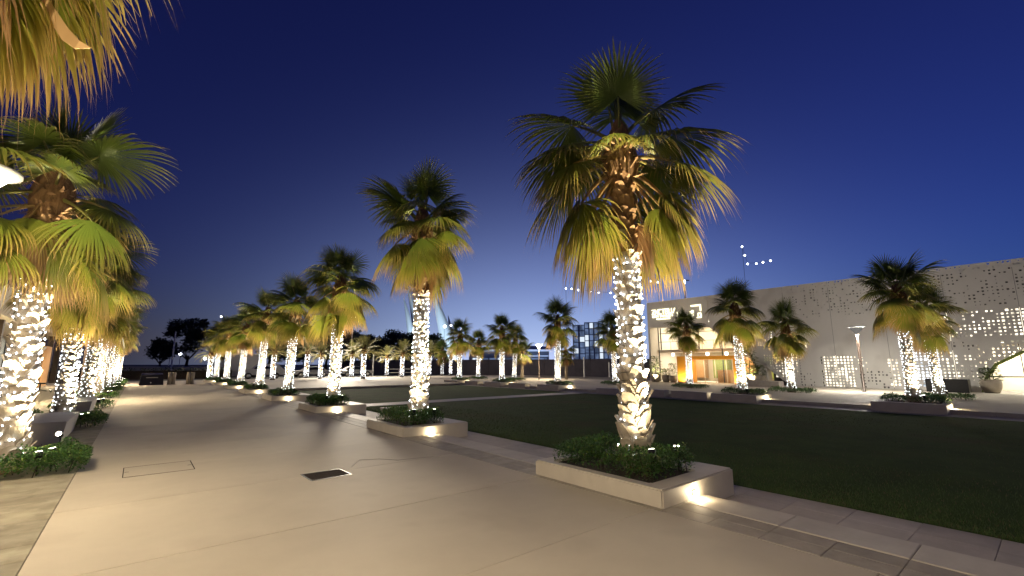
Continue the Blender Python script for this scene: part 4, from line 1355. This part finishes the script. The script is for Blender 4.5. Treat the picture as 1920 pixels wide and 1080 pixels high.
for i, (x, y, tf, s_, lab) in enumerate(((37.0, 23.9, 0, 1.1, 'large round pot with a tall plant left of the orange portal'), (37.1, 22.9, 1, 0.85, 'middle pot with a low plant left of the orange portal'),
                                         (37.1, 22.2, 0, 0.8, 'pot with a leafy plant close to the orange portal'), (37.2, 15.6, 0, 1.25, 'tall potted plant right of the orange portal'),
                                         (37.0, 14.9, 1, 1.1, 'wide potted plant beside the triangular opening'), (37.4, 2.6, 1, 1.0, 'dark potted plant before the curved opening at the right'))):
    t = empty('potted_plant', (x, y, 0)); t.scale = (s_, s_, s_)
    link('pot', POT, t); link('stem', PSTEM, t); link('foliage', TUFT[tf], t, (0, 0, 0.62))
    tag(t, lab, 'potted plant', 'potted plants before the building')
lamp_s = spotlight(36.3, 15.2, 0.15, (0.7, 0.1, 1.6), 'added uplight on the plants right of the portal, washing the facade', 130, 'garden spotlights among the shrubs', 90)  # uplights by the pots, added and aimed up to brighten the facade
spotlight(36.3, 23.6, 0.15, (0.7, 0.0, 1.6), 'added uplight on the pots left of the portal, washing the facade', 130, 'garden spotlights among the shrubs', 90)
mb = MB(); mb.cham(36.2, 37.3, 3.4, 5.2, 0.002, 0.75, 0.02); tag(mb.build('dark_planter_box', 'darkmetal'), 'long dark box before the facade near the right edge', 'planter box')
mb = MB(); mb.cham(34.5, 35.4, 12.6, 15.0, 0.002, 0.42, 0.02); tag(mb.build('stone_bench', 'stripstone'), 'wide grey stone bench before the triangular opening', 'stone bench')
mb = MB(); mb.cham(34.2, 35.2, -3.2, 1.2, 0.002, 0.5, 0.02); tag(mb.build('stone_bench', 'stripstone'), 'grey stone bench at the right edge before the building', 'stone bench')

# ------------------------------------------------------------------ restaurant on the left
rs = empty('restaurant_building', (-7, 40, 0))
rof = (7, -40, 0)
def rpart(mb, name, mat):
    o = mb.build(name, mat, rs); o.location = rof
    return o
mb = MB(); mb.box(-9.4, -5.0, 14, 58, 3.80, 5.2); rpart(mb, 'canopy', 'cream')
mb = MB(); mb.box(-9.4, -8.9, 14, 58, 0, 3.795); rpart(mb, 'back_wall', 'woodpanel')
mb = MB(); mb.box(-16, -9.41, 14, 58, 0, 6.5); rpart(mb, 'upper_wall', 'hole_dark')
for k in range(9):
    y = 20 + k * 4.4
    mb = MB(); mb.box(-5.75, -5.40, y, y + 0.35, 0, 3.795); rpart(mb, 'column', 'brownmetal')
for k in range(12):
    y = 21 + k * 3.0
    mb = MB(); mb.box(-8.0, -7.985, y, y + 2.9, 0.1, 3.7); rpart(mb, 'glass_pane', 'glass')
    mb = MB(); mb.box(-8.03, -7.95, y + 2.91, y + 2.99, 0, 3.79); rpart(mb, 'mullion', 'darkmetal')
mb = MB(); mb.box(-5.35, -5.28, 46.0, 49.4, 0.002, 2.9); rpart(mb, 'wood_screen', 'woodpanel')
mb = MB(); mb.box(-8.88, -8.84, 30, 44, 2.2, 3.2); rpart(mb, 'lit_menu_wall', 'interiorwarm')
lamp('canopy_lamp', 'AREA', rs, Vector((-6.6, 36, 3.7)) + Vector(rof), 520, (1.0, 0.78, 0.5), shape='RECTANGLE', size=1.5, size_y=28, aim=(0, 0, -1))
for y_ in (27.5, 31.5, 36.0):  # added uplights, hidden behind the trunks, that brighten the canopy edge
    spotlight(-3.6, y_, 0.08, (-1.5, 0.2, 4.4), 'added hidden uplight on the terrace brightening the cream canopy, %s' % {27.5: 'the nearest one', 31.5: 'the middle one', 36.0: 'the farthest one'}[y_], 90)
tag(rs, 'low restaurant building with a cream canopy behind the left palms', 'building')
q = MB(); q.lathe([(0.02, -0.16), (0.14, -0.10), (0.18, 0.0), (0.12, 0.12), (0.02, 0.16)], 12); PEND = q.mesh('globe', 'pendant', True)
q = MB(); q.tube([(0, 0, 0.15), (0, 0, 1.25)], 0.012, 4); PCORD = q.mesh('cord', 'darkmetal')
for i, (x, y, z) in enumerate(((-5.9, 29.5, 2.5), (-5.9, 34.5, 2.5), (-5.5, 42.5, 2.45), (-5.6, 45.5, 1.9), (-5.5, 49.0, 1.9))):
    t = empty('pendant_lamp', (x, y, z)); link('globe', PEND, t); link('cord', PCORD, t)
    tag(t, '%s glowing globe lamp from the left hanging under the restaurant canopy' % ORD[i], 'pendant lamp', 'globe lamps under the canopy')
ch = empty('swivel_chair', (-4.35, 38.5, 0))
b_ = MB()
for k in range(4):
    a = k * math.pi / 2
    b_.tube([(0, 0, 0.12), (0.30 * math.cos(a), 0.30 * math.sin(a), 0.04)], 0.022, 5)
b_.build('base', 'darkmetal', ch)
b_ = MB(); b_.tube([(0, 0, 0.1), (0, 0, 0.45)], 0.03, 6); b_.build('post', 'darkmetal', ch)
b_ = MB(); b_.cham(-0.24, 0.24, -0.24, 0.24, 0.45, 0.52, 0.02); b_.build('seat', 'darkmetal', ch)
b_ = MB(); b_.cham(-0.24, -0.19, -0.22, 0.22, 0.58, 1.0, 0.02); b_.build('backrest', 'darkmetal', ch)
tag(ch, 'small dark chair standing on the terrace behind the left trunks', 'chair')
so = empty('terrace_sofa', (-4.9, 33.5, 0))
b_ = MB(); b_.cham(-0.45, 0.45, -1.2, 1.2, 0.08, 0.45, 0.03); b_.build('seat', 'brownmetal', so)
b_ = MB(); b_.cham(-0.47, -0.25, -1.22, 1.22, 0.46, 0.95, 0.03); b_.build('backrest', 'brownmetal', so)
tag(so, 'dark brown sofa under the cream restaurant canopy', 'sofa')

# ------------------------------------------------------------------ beyond the avenue
def bearing(u, dist):
    """ground point at a horizontal distance along the bearing of picture column u (measured on the photograph)"""
    a = math.atan2(u - 960, 847.0)
    return (dist * math.sin(YAW + a), dist * math.cos(YAW + a))
def face(u):
    return -(YAW + math.atan2(u - 960, 847.0))

# twin bollards
q = MB(); q.lathe([(0.13, 0), (0.13, 0.92), (0.10, 0.96)], 12); BOL = q.mesh('post', 'bollardstone', True)
for i, (x, y) in enumerate(((2.15, 45.3), (3.35, 44.9))):
    t = empty('twin_bollard', (x, y, 0))
    link('post', BOL, t, (-0.13, 0, 0)); link('post', BOL, t, (0.14, 0.06, 0))
    q = MB(); q.cham(-0.30, 0.30, -0.16, 0.2, 0.0, 0.03, 0.006); q.build('plate', 'bollardstone', t)
    tag(t, ['left pair of stone bollards closing the avenue', 'right pair of stone bollards closing the avenue'][i], 'bollard', 'bollards at the end of the avenue')
bx = empty('utility_cabinet', (0.92, 45.2, 0))
b_ = MB(); b_.add([(-0.75, -0.35, 0.002), (0.75, -0.35, 0.002), (0.75, 0.35, 0.002), (-0.75, 0.35, 0.002), (-0.66, -0.22, 0.8), (0.66, -0.22, 0.8), (0.66, 0.3, 0.92), (-0.66, 0.3, 0.92)],
                  [(0, 3, 2, 1), (4, 5, 6, 7), (0, 1, 5, 4), (1, 2, 6, 5), (2, 3, 7, 6), (3, 0, 4, 7)])
b_.build('body', 'carblack', bx, bevel=0.02)
b_ = MB(); b_.box(-0.36, 0.36, -0.30, -0.275, 0.56, 0.60); b_.build('trim', 'whitepaint', bx)
b_ = MB(); b_.octa((-0.05, -0.345, 0.2), 0.05); b_.build('marker', 'whitepaint', bx)
tag(bx, 'low black boxy cabinet left of the bollards at the end of the avenue', 'cabinet')

# hedge and low wall behind
def leaf_block(lx, ly, h, n, seed, leaf=0.16, col=(0.03, 0.05, 0.018)):
    r = random.Random(seed); mb = MB()
    for i in range(n):
        p = Vector((r.uniform(-lx / 2, lx / 2), r.uniform(-ly / 2, ly / 2), h * r.random() ** 0.6))
        d = Vector((r.uniform(-1, 1), r.uniform(-1, 1), r.uniform(-.3, 1))).normalized(); s_ = d.cross(Vector((.3, .2, 1))).normalized(); L_ = leaf * r.uniform(.6, 1.3); k = r.uniform(.6, 1.3)
        mb.add([p, p + d * L_ * .5 + s_ * L_ * .4, p + d * L_, p + d * L_ * .5 - s_ * L_ * .4], [(0, 1, 2, 3)], 0, tuple(c * k for c in col))
    return mb
def hedge(x, y, lx, h, rz, label, seed):
    t = empty('clipped_hedge', (x, y, 0), rz)
    leaf_block(lx, 0.9, h, int(lx * 160), seed).build('foliage', 'treeleaf', t)
    b_ = MB(); b_.box(-lx / 2, lx / 2, -0.3, 0.3, 0, h * 0.8); b_.build('core', 'darkbark', t)
    tag(t, label, 'hedge')
hedge(0.5, 62.0, 16, 1.15, 0, 'long dark clipped hedge behind the bollards', 1)
hedge(-13, 62.3, 9, 1.2, 0, 'dark clipped hedge behind the left palms, beyond the avenue', 2)
mb = MB(); mb.box(-60, 14, 74.0, 74.35, -0.06, 1.35); tag(mb.build('low_wall', 'kerbstone'), 'long low grey wall along the far road on the left', 'wall')

# cars
def car(x, y, rz, paint, label, kind='suv', lit=None):
    t = empty('parked_car', (x, y, -0.10), rz)
    L_, W_, H_ = (4.7, 1.9, 1.75) if kind == 'suv' else (4.6, 1.8, 1.45)
    if kind == 'suv':
        prof = [(-2.35, 0.45), (-2.35, 0.95), (-2.2, 1.05), (-1.15, 1.12), (-0.55, 1.70), (1.55, 1.75), (2.15, 1.15), (2.33, 1.05), (2.35, 0.45)]
        win = [(-1.0, 1.15), (-0.55, 1.62), (1.45, 1.66), (1.95, 1.15)]
    else:
        prof = [(-2.3, 0.40), (-2.3, 0.72), (-2.1, 0.85), (-1.0, 0.95), (-0.3, 1.40), (0.95, 1.42), (1.75, 0.98), (2.25, 0.92), (2.3, 0.40)]
        win = [(-0.88, 0.97), (-0.28, 1.34), (0.9, 1.36), (1.55, 0.99)]
    def ext(pr, w, inset=0.0):
        mb = MB(); n = len(pr)
        zs = [z for _, z in pr]; zm = min(zs) + 0.55 * (max(zs) - min(zs))
        vs = [(px, -w + (0.16 if pz > zm and inset else 0), pz) for px, pz in pr] + [(px, w - (0.16 if pz > zm and inset else 0), pz) for px, pz in pr]
        fs = [tuple(range(n)), tuple(range(2 * n - 1, n - 1, -1))] + [((i + 1) % n, i, n + i, n + (i + 1) % n) for i in range(n)]
        return mb.add(vs, fs)
    ext(prof, W_ / 2, 1).build('body', paint, t, bevel=0.03)
    for sgn in (-1, 1):
        mb = MB(); n = len(win)
        yy = [sgn * (W_ / 2 + 0.006 - (0.15 if pz > win[0][1] + 0.2 else 0.0)) for _, pz in win]
        mb.add([(px, yy[i], pz) for i, (px, pz) in enumerate(win)] + [(px, yy[i] - sgn * 0.05, pz) for i, (px, pz) in enumerate(win)],
               [tuple(range(n)), tuple(range(2 * n - 1, n - 1, -1))] + [((i + 1) % n, i, n + i, n + (i + 1) % n) for i in range(n)])
        mb.build('side_window', 'carglass', t)
        for wx in (-1.45, 1.42):
            wl_ = MB()
            prof_w = [(0.0, -0.11), (0.33, -0.11), (0.36, -0.07), (0.36, 0.07), (0.33, 0.11), (0.0, 0.11)]
            vs, fs = [], []
            for (rr, yy_) in prof_w:
                for k in range(16):
                    a = k * math.pi / 8
                    vs.append((wx + rr * math.cos(a), sgn * (W_ / 2 - 0.06) + yy_, 0.36 + rr * math.sin(a)))
            for i in range(5):
                for k in range(16):
                    fs.append((i * 16 + k, i * 16 + (k + 1) % 16, (i + 1) * 16 + (k + 1) % 16, (i + 1) * 16 + k))
            w_ = wl_.add(vs, fs).build('wheel', 'rubber', t)
            rm = MB()
            rm.add([(wx + 0.22 * math.cos(k * math.pi / 6), sgn * (W_ / 2 + 0.058), 0.36 + 0.22 * math.sin(k * math.pi / 6)) for k in range(12)] + [(wx, sgn * (W_ / 2 + 0.07), 0.36)],
                   [(k, (k + 1) % 12, 12) for k in range(12)])
            rm.build('rim', 'chrome', w_)
        mb = MB(); mb.box(prof[0][0] - 0.012, prof[0][0] + 0.03, sgn * 0.62 - 0.2, sgn * 0.62 + 0.2, prof[0][1] + 0.28, prof[0][1] + 0.42); mb.build('headlight', 'whitepaint', t)
        mb = MB(); mb.box(prof[-1][0] - 0.03, prof[-1][0] + 0.012, sgn * 0.66 - 0.17, sgn * 0.66 + 0.17, prof[-1][1] + 0.35, prof[-1][1] + 0.5); mb.build('tail_light', 'tailred' if lit else 'portalorange', t)
    tag(t, label, 'car', 'cars parked beyond the date palms')
    return t
car(11.6, 61.5, R(-6), 'carwhite', 'white high sided car parked behind the fourth and fifth trunks')
car(17.6, 63.2, R(4), 'carsilver', 'silver car parked behind the third palm of the lawn side row', 'sedan')
car(23.8, 63.6, R(178), 'carsilver', 'silver car parked between two date palm trunks', 'sedan')
car(-5.2, 101.5, R(176), 'carblack', 'dark car far off on the left showing red tail lights', 'suv', True)
# small delivery truck
tr = empty('box_truck', (9.3, 66.5, -0.1), R(-4))
b_ = MB(); b_.cham(-1.0, 3.2, -1.05, 1.05, 0.9, 3.0, 0.05); b_.build('cargo_box', 'carwhite', tr)
b_ = MB(); b_.add([(-2.7, -0.95, 0.5), (-1.08, -0.95, 0.5), (-1.08, 0.95, 0.5), (-2.7, 0.95, 0.5), (-2.7, -0.95, 1.35), (-1.08, -0.95, 2.25), (-1.08, 0.95, 2.25), (-2.7, 0.95, 1.35), (-2.2, -0.9, 2.25), (-2.2, 0.9, 2.25)],
                  [(0, 3, 2, 1), (0, 4, 7, 3), (4, 8, 9, 7), (8, 5, 6, 9), (0, 1, 5, 8, 4), (3, 7, 9, 6, 2), (1, 2, 6, 5)])
b_.build('cab', 'carwhite', tr)
for wx in (-1.9, 2.2):
    for sy in (-0.95, 0.95):
        b_ = MB(); b_.tube([(wx, sy - 0.12, 0.42), (wx, sy + 0.12, 0.42)], 0.42, 14); b_.build('wheel', 'rubber', tr)
tag(tr, 'white box truck standing behind the fifth palm trunk of the lawn side row', 'truck')

# trees beyond
def tree_mesh(seed, rx, rz_, n=3600, leaf=0.50, col=(0.07, 0.09, 0.05)):
    r = random.Random(seed)
    clumps = []
    for i in range(34):
        a, zz = r.uniform(0, 6.283), r.uniform(-0.8, 1.0)
        q_ = rx * math.sqrt(max(0, 1 - zz * zz * 0.8)) * r.uniform(0.35, 0.95)
        clumps.append((q_ * math.cos(a), q_ * math.sin(a), zz * rz_, r.uniform(0.22, 0.42) * rx))
    mb = MB()
    for i in range(n):
        c = clumps[r.randrange(len(clumps))]
        d = Vector((r.gauss(0, 1), r.gauss(0, 1), r.gauss(0, 0.8))).normalized() * c[3] * r.random() ** 0.4
        p = Vector(c[:3]) + d
        e = Vector((r.uniform(-1, 1), r.uniform(-1, 1), r.uniform(-.6, .8))).normalized(); s_ = e.cross(Vector((.2, .3, 1))).normalized(); L_ = leaf * r.uniform(.5, 1.2); k = r.uniform(.6, 1.4)
        mb.add([p, p + e * L_ * .5 + s_ * L_ * .35, p + e * L_, p + e * L_ * .5 - s_ * L_ * .35], [(0, 1, 2, 3)], 0, tuple(x * k for x in col))
    return mb.mesh('crown', 'treeleaf')
def tree_trunk(h, seed):
    r = random.Random(seed); mb = MB()
    mb.tube([(0, 0, -0.3), (0.1, 0, h * 0.5), (0, 0.1, h)], [0.28, 0.2, 0.12], 8)
    for i in range(5):
        a = i * 1.3; mb.tube([(0, 0.05, h * 0.75), (math.cos(a) * 1.0, math.sin(a) * 1.0, h * 1.15), (math.cos(a) * 1.7, math.sin(a) * 1.7, h * 1.5)], [0.10, 0.06, 0.03], 5)
    return mb.mesh('trunk', 'darkbark', True)
TREES = [tree_mesh(1, 2.6, 2.2), tree_mesh(2, 2.4, 1.7), tree_mesh(3, 3.0, 1.9)]
TTR = tree_trunk(2.6, 1)
def tree(u, dist, sc, kind, label, zc=4.6):
    x, y = bearing(u, dist)
    t = empty('broadleaf_tree', (x, y, -0.1), u * 1.7); t.scale = (sc, sc, sc)
    link('trunk', TTR, t); link('crown', TREES[kind], t, (0, 0, zc))
    tag(t, label, 'tree', 'dark trees beyond the car park')
tree(350, 92, 1.2, 0, 'tall dark tree standing alone above the far hedge', 5.2)
tree(300, 100, 0.9, 1, 'smaller dark tree behind the left row of palms')
tree(425, 110, 1.0, 2, 'dark tree behind the farthest palms of the lawn side row')
TU = [575, 612, 645, 680, 712, 745, 775, 812, 540, 505]
for i, u in enumerate(TU):
    tree(u, 84 + (i * 7) % 12, 1.05 + 0.12 * ((i * 3) % 4) / 2, i % 3, 'dark tree in the belt beyond the car park, %s from its left end' % ORD[sorted(TU).index(u)], 4.3)

# dark hoarding along the building site beyond
hx0, hy0 = bearing(640, 86); hx1, hy1 = bearing(1235, 62)
hd = Vector((hx1 - hx0, hy1 - hy0, 0)); hl = hd.length; hn = 24
ho = empty('site_hoarding', (hx0, hy0, -0.06), math.atan2(hd.y, hd.x))
q = MB(); q.cham(0.015, hl / hn - 0.015, -0.04, 0.04, 0, 2.35, 0.01); HP = q.mesh('panel', 'hoarding')
q = MB(); q.tube([(0, 0.08, 0), (0, 0.08, 2.5)], 0.05, 5); HPO = q.mesh('post', 'darkmetal')
for k in range(hn):
    link('panel', HP, ho, (k * hl / hn, 0, 0)); link('post', HPO, ho, (k * hl / hn, 0, 0))
tag(ho, 'long dark hoarding of flat panels behind the far palms', 'fence')

# lit low pavilion behind the hoarding
pvx, pvy = bearing(965, 118)
pv = empty('low_pavilion', (pvx, pvy, -0.1), face(965))
b_ = MB(); b_.box(-12, 9, 0, 14, 0, 5.2); b_.build('wall', 'hotelwall', pv)
for z, x0, x1 in ((5.0, -11.8, 9.0), (3.7, 0.5, 8.8), (6.2, -12.2, -2.0)):
    b_ = MB(); b_.box(x0, x1, -0.9, -0.7, z, z + 0.26); b_.build('light_strip', 'bluestrip', pv)
b_ = MB(); b_.add([(-13, -1.2, 5.5), (9.6, -1.2, 5.5), (9.6, 14, 6.6), (-13, 14, 7.6), (-13, -1.2, 5.75), (9.6, -1.2, 5.75), (9.6, 14, 6.85), (-13, 14, 7.85)],
                  [(0, 3, 2, 1), (4, 5, 6, 7), (0, 1, 5, 4), (1, 2, 6, 5), (2, 3, 7, 6), (3, 0, 4, 7)])
b_.build('roof', 'hotelwall', pv)
for k in range(9):
    b_ = MB(); b_.box(-11 + k * 2.2, -9.2 + k * 2.2, -0.06, -0.01, 1.2, 3.3); b_.build('window', 'farwindowdim' if k % 3 else 'farwindow', pv)
tag(pv, 'low building with blue white light strips behind the hoarding', 'building')

# floodlights
def flood(u, v, dist, label, energy, r0=0.28):
    x, y = bearing(u, dist)
    z = 1.6 + (683 - v) / 847.0 * dist * (1.0 / math.cos(math.atan2(u - 960, 847.0))) * 1.0
    t = empty('floodlight_mast', (x, y, -0.1), face(u))
    b_ = MB(); b_.tube([(0, 0, 0), (0, 0, z)], [0.09, 0.06], 6); b_.build('mast', 'whitepaint', t)
    b_ = MB(); b_.box(-r0, r0, -0.15, 0.05, z, z + 2 * r0); b_.build('housing', 'darkmetal', t)
    b_ = MB(); b_.lathe([(0.02, 0), (r0 * 0.95, 0.01), (r0 * 0.8, 0.05), (0.02, 0.09)], 14); o = b_.build('lens', 'farwhite', t); o.location = (0, -0.155, z + r0); o.rotation_euler = (R(90), 0, 0)
    if energy:
        lamp('flood_lamp', 'SPOT', t, (0, -0.35, z + r0), energy, (0.80, 0.90, 1.0) if energy < 5000 else (1.0, 0.86, 0.66), spot_size=R(150), spot_blend=0.6, shadow_soft_size=0.25 if energy < 5000 else 3.0, aim=(0, -1, -0.25))
    tag(t, label, 'floodlight', 'floodlights on the building site')
flood(943, 662, 92, 'brightest white floodlight behind the far fan palms', 900, 0.75)
flood(900, 681, 90, 'floodlight on a low mast at the left of the hoarding', 500, 0.5)
flood(975, 680, 95, 'wide floodlight low behind the palm at the far lawn edge', 600, 0.6)
flood(832, 616, 130, 'floodlight beneath the pale sails on the left', 0, 0.45)
flood(844, 613, 150, 'floodlight beneath the pale sails on the right', 0, 0.35)
flood(657, 608, 72, 'high floodlight between the second and third palms', 44000, 0.42)
flood(405, 621, 120, 'small high floodlight above the farthest palms on the left', 0, 0.2)
for i, (u, v) in enumerate(((317, 672), (336, 672), (383, 677), (392, 673), (445, 674))):
    flood(u, v, 130, 'street light of the far road, %s from the left' % ORD[i], 0, 0.32)
# pale poles
for i, (u, v0, dist, lab) in enumerate(((322, 643, 72, 'tall pale pole beyond the hedge above the bollards'), (1095, 668, 58, 'white pole standing before the hoarding under the hotel'), (640, 660, 70, 'slim pale pole beside the third palm trunk'),
                                        (700, 665, 70, 'slim pale pole between two date palms'), (1142, 678, 60, 'thin grey pole left of the nearest trunk'), (913, 678, 70, 'pale post right of the low floodlight'))):
    x, y = bearing(u, dist)
    h = 1.6 + (683 - v0) / 847.0 * dist / math.cos(math.atan2(u - 960, 847.0))
    b_ = MB(); b_.lathe([(0.16, 0), (0.10, 0.1), (0.08, h - 0.1), (0.05, h)], 8)
    o = b_.build('pole', 'whitepaint', None, True); o.location = (x, y, -0.1); o.name = 'light_pole'
    tag(o, lab, 'pole', 'pale poles beyond the avenue')
# railing between the date palms
rl = empty('low_railing', (27.0, 54.6, 0), R(-15))
for z in (0.55, 1.0):
    b_ = MB(); b_.tube([(-2.4, 0, z), (2.4, 0, z)], 0.03, 5); b_.build('rail', 'whitepaint', rl)
for k in range(4):
    b_ = MB(); b_.tube([(-2.4 + 1.6 * k, 0, 0), (-2.4 + 1.6 * k, 0, 1.02)], 0.035, 5); b_.build('post', 'whitepaint', rl)
tag(rl, 'white two bar railing beside a date palm trunk', 'railing')

# distant hotel
hx, hy = bearing(1122, 230)
ht = empty('distant_hotel', (hx, hy, -0.3), face(1122))
K = 230 / 847.0 / math.cos(math.atan2(1122 - 960, 847.0))
for nm, (u0, u1, v0, d0) in {'left_wing': (1077, 1100, 611, 0.0), 'middle_block': (1098.5, 1124, 607, -1.2), 'right_wing': (1124.2, 1172, 604, 0.3)}.items():
    x0, x1, h = (u0 - 1122) * K, (u1 - 1122) * K, 1.9 + (683 - v0) * K
    b_ = MB(); b_.box(x0, x1, d0, 14, 0, h); w_ = b_.build(nm, 'hotelwall', ht)
    nf = 7
    fh = (h - 1.5) / nf
    r_ = random.Random(int(u0))
    for f in range(nf):
        b_ = MB(); b_.box(x0 + 0.05, x1 - 0.05, d0 - 0.5, d0 - 0.02, 1.2 + f * fh, 1.42 + f * fh); b_.build('balcony', 'hotelwall', w_)
        nw = max(2, int((x1 - x0) / 2.2))
        for k in range(nw):
            a_ = x0 + (k + 0.15) * (x1 - x0) / nw; c_ = x0 + (k + 0.85) * (x1 - x0) / nw
            b_ = MB(); b_.box(a_, c_, d0 - 0.12, d0 - 0.02, 1.55 + f * fh, 1.1 + (f + 1) * fh); b_.build('window', 'farwindow' if r_.random() < 0.26 else 'farwindowdim', w_)
b_ = MB(); b_.box(-15, 18, -4.5, -0.6, 0, 2.9); w_ = b_.build('podium', 'hotelwall', ht)
for k in range(9):
    b_ = MB(); b_.box(-0.5 + k * 1.9, 1.1 + k * 1.9, -4.65, -4.52, 1.5, 2.5); b_.build('window', 'farwhite' if k in (1, 2, 4, 5) else 'farwindow', w_)
b_ = MB(); b_.box(2.0, 12.0, 2, 10, 22.6, 23.3); b_.build('roof_crown', 'bluestrip', ht)
tag(ht, 'distant blue lit hotel block with scattered bright windows', 'hotel')

# pale sails far behind
def sail(u_top, v_top, u_bot, wid, dist, label):
    wid *= 1.5
    x, y = bearing(u_bot, dist)
    kk = dist / 847.0 / math.cos(math.atan2(u_bot - 960, 847.0))
    h = (683 - v_top) * kk + 1.6
    lean = (u_top - u_bot) * kk
    w = wid * kk
    n = 14
    vs, fs = [], []
    for i in range(n + 1):
        f = i / n
        cx = lean * (f ** 1.25)
        hw = w * 0.5 * (1 - f) ** 0.75 + 0.02
        bow = 0.06 * h * math.sin(math.pi * f)
        for sx, dy in ((-1, 0.0), (0, -0.35 * hw), (1, 0.0)):
            vs.append((cx + sx * hw + hw * 0.6, bow + dy, h * f))
        for sx, dy in ((-1, 0.25), (0, -0.35 * hw + 0.25), (1, 0.25)):
            vs.append((cx + sx * hw + hw * 0.6, bow + dy, h * f))
    for i in range(n):
        a_ = i * 6
        fs += [(a_, a_ + 1, a_ + 7, a_ + 6), (a_ + 1, a_ + 2, a_ + 8, a_ + 7), (a_ + 3, a_ + 9, a_ + 10, a_ + 4), (a_ + 4, a_ + 10, a_ + 11, a_ + 5),
               (a_, a_ + 6, a_ + 9, a_ + 3), (a_ + 2, a_ + 5, a_ + 11, a_ + 8)]
    b_ = MB(); b_.add(vs, fs)
    t = empty('sail_canopy', (x, y, -0.3), face(u_bot))
    b_.build('cloth', 'sailcloth', t, True)
    b_ = MB(); b_.tube([(0.3, 0.5, 0), (lean * 0.5, 0.5 + 0.05 * h, h * 0.62)], [0.25, 0.12], 6); b_.build('mast', 'whitepaint', t)
    tag(t, label, 'sail canopy', 'tall pale sails on the horizon')
    lamp('sail_lamp', 'SPOT', t, (w * 0.3 + lean * 0.3, -14.0, 0.6), 15000, (0.62, 0.82, 1.0), spot_size=R(75), spot_blend=0.9, shadow_soft_size=0.4, aim=(0, 14, h * 0.55))
sail(753, 562, 774, 15, 190, 'leftmost pale sail, the shorter one left of the second palm')
sail(759, 537, 787, 22, 196, 'tall pale sail just left of the second palm trunk')
sail(806, 543, 838, 26, 200, 'tall pale sail just right of the second palm trunk')
sail(838, 591, 848, 12, 206, 'small pale sail at the right end of the group')

# strings of white lights above the roofs
def festoon(pts, dist, label, cat_posts):
    P = []
    for (u, v) in pts:
        x, y = bearing(u, dist)
        z = 1.6 + (683 - v) / 847.0 * dist / math.cos(math.atan2(u - 960, 847.0))
        P.append(Vector((x, y, z)))
    t = empty('festoon_lights', (P[0].x, P[0].y, 0))
    b_ = MB(); b_.tube([p - P[0] + Vector((0, 0, P[0].z)) for p in P], 0.02, 4); b_.build('wire', 'cable', t)
    for p in P:
        b_ = MB(); b_.octa((0, 0, 0), dist * 0.0022); o = b_.build('globe', 'farwhite', t); o.location = p - Vector((P[0].x, P[0].y, 0)) - Vector((0, 0, 0.1))
    for k in cat_posts:
        p = P[k]
        b_ = MB(); b_.tube([(p.x - P[0].x, p.y - P[0].y, 0), (p.x - P[0].x, p.y - P[0].y, p.z)], 0.022, 5); b_.build('mast', 'darkmetal', t)
    tag(t, label, 'string lights')
festoon([(1064, 540), (1075, 541), (1088, 544), (1112, 548), (1127, 551), (1150, 553), (1185, 545), (1212, 537), (1228, 538), (1242, 541)], 75, 'row of tiny white lights strung in the sky behind the nearest trunk', (0, 9))
festoon([(1411, 505), (1415, 519), (1419, 533), (1436, 535), (1449, 535), (1464, 535)], 66, 'short bent row of white lights above the roof behind the palm', (0,))
cx, cy = bearing(1293, 110)
cr = empty('tower_crane', (cx, cy, 0), face(1290))
kk = 110 / 847.0 / math.cos(math.atan2(333, 847.0))
hz = 1.6 + (683 - 545) * kk
b_ = MB(); b_.tube([(0, 0, 0), (0, 0, hz)], 0.14, 4); b_.build('mast', 'darkmetal', cr)
b_ = MB(); b_.tube([(-30 * kk, 0, hz + 0.6), (8 * kk, 0, hz)], 0.14, 4); b_.build('jib', 'darkmetal', cr)
b_ = MB(); b_.box(-0.25, 0.25, -0.3, 0, hz - 0.7, hz + 0.1); b_.build('lamp_head', 'farwhite', cr)
tag(cr, 'dark crane jib with one white lamp above the pale wall', 'crane')
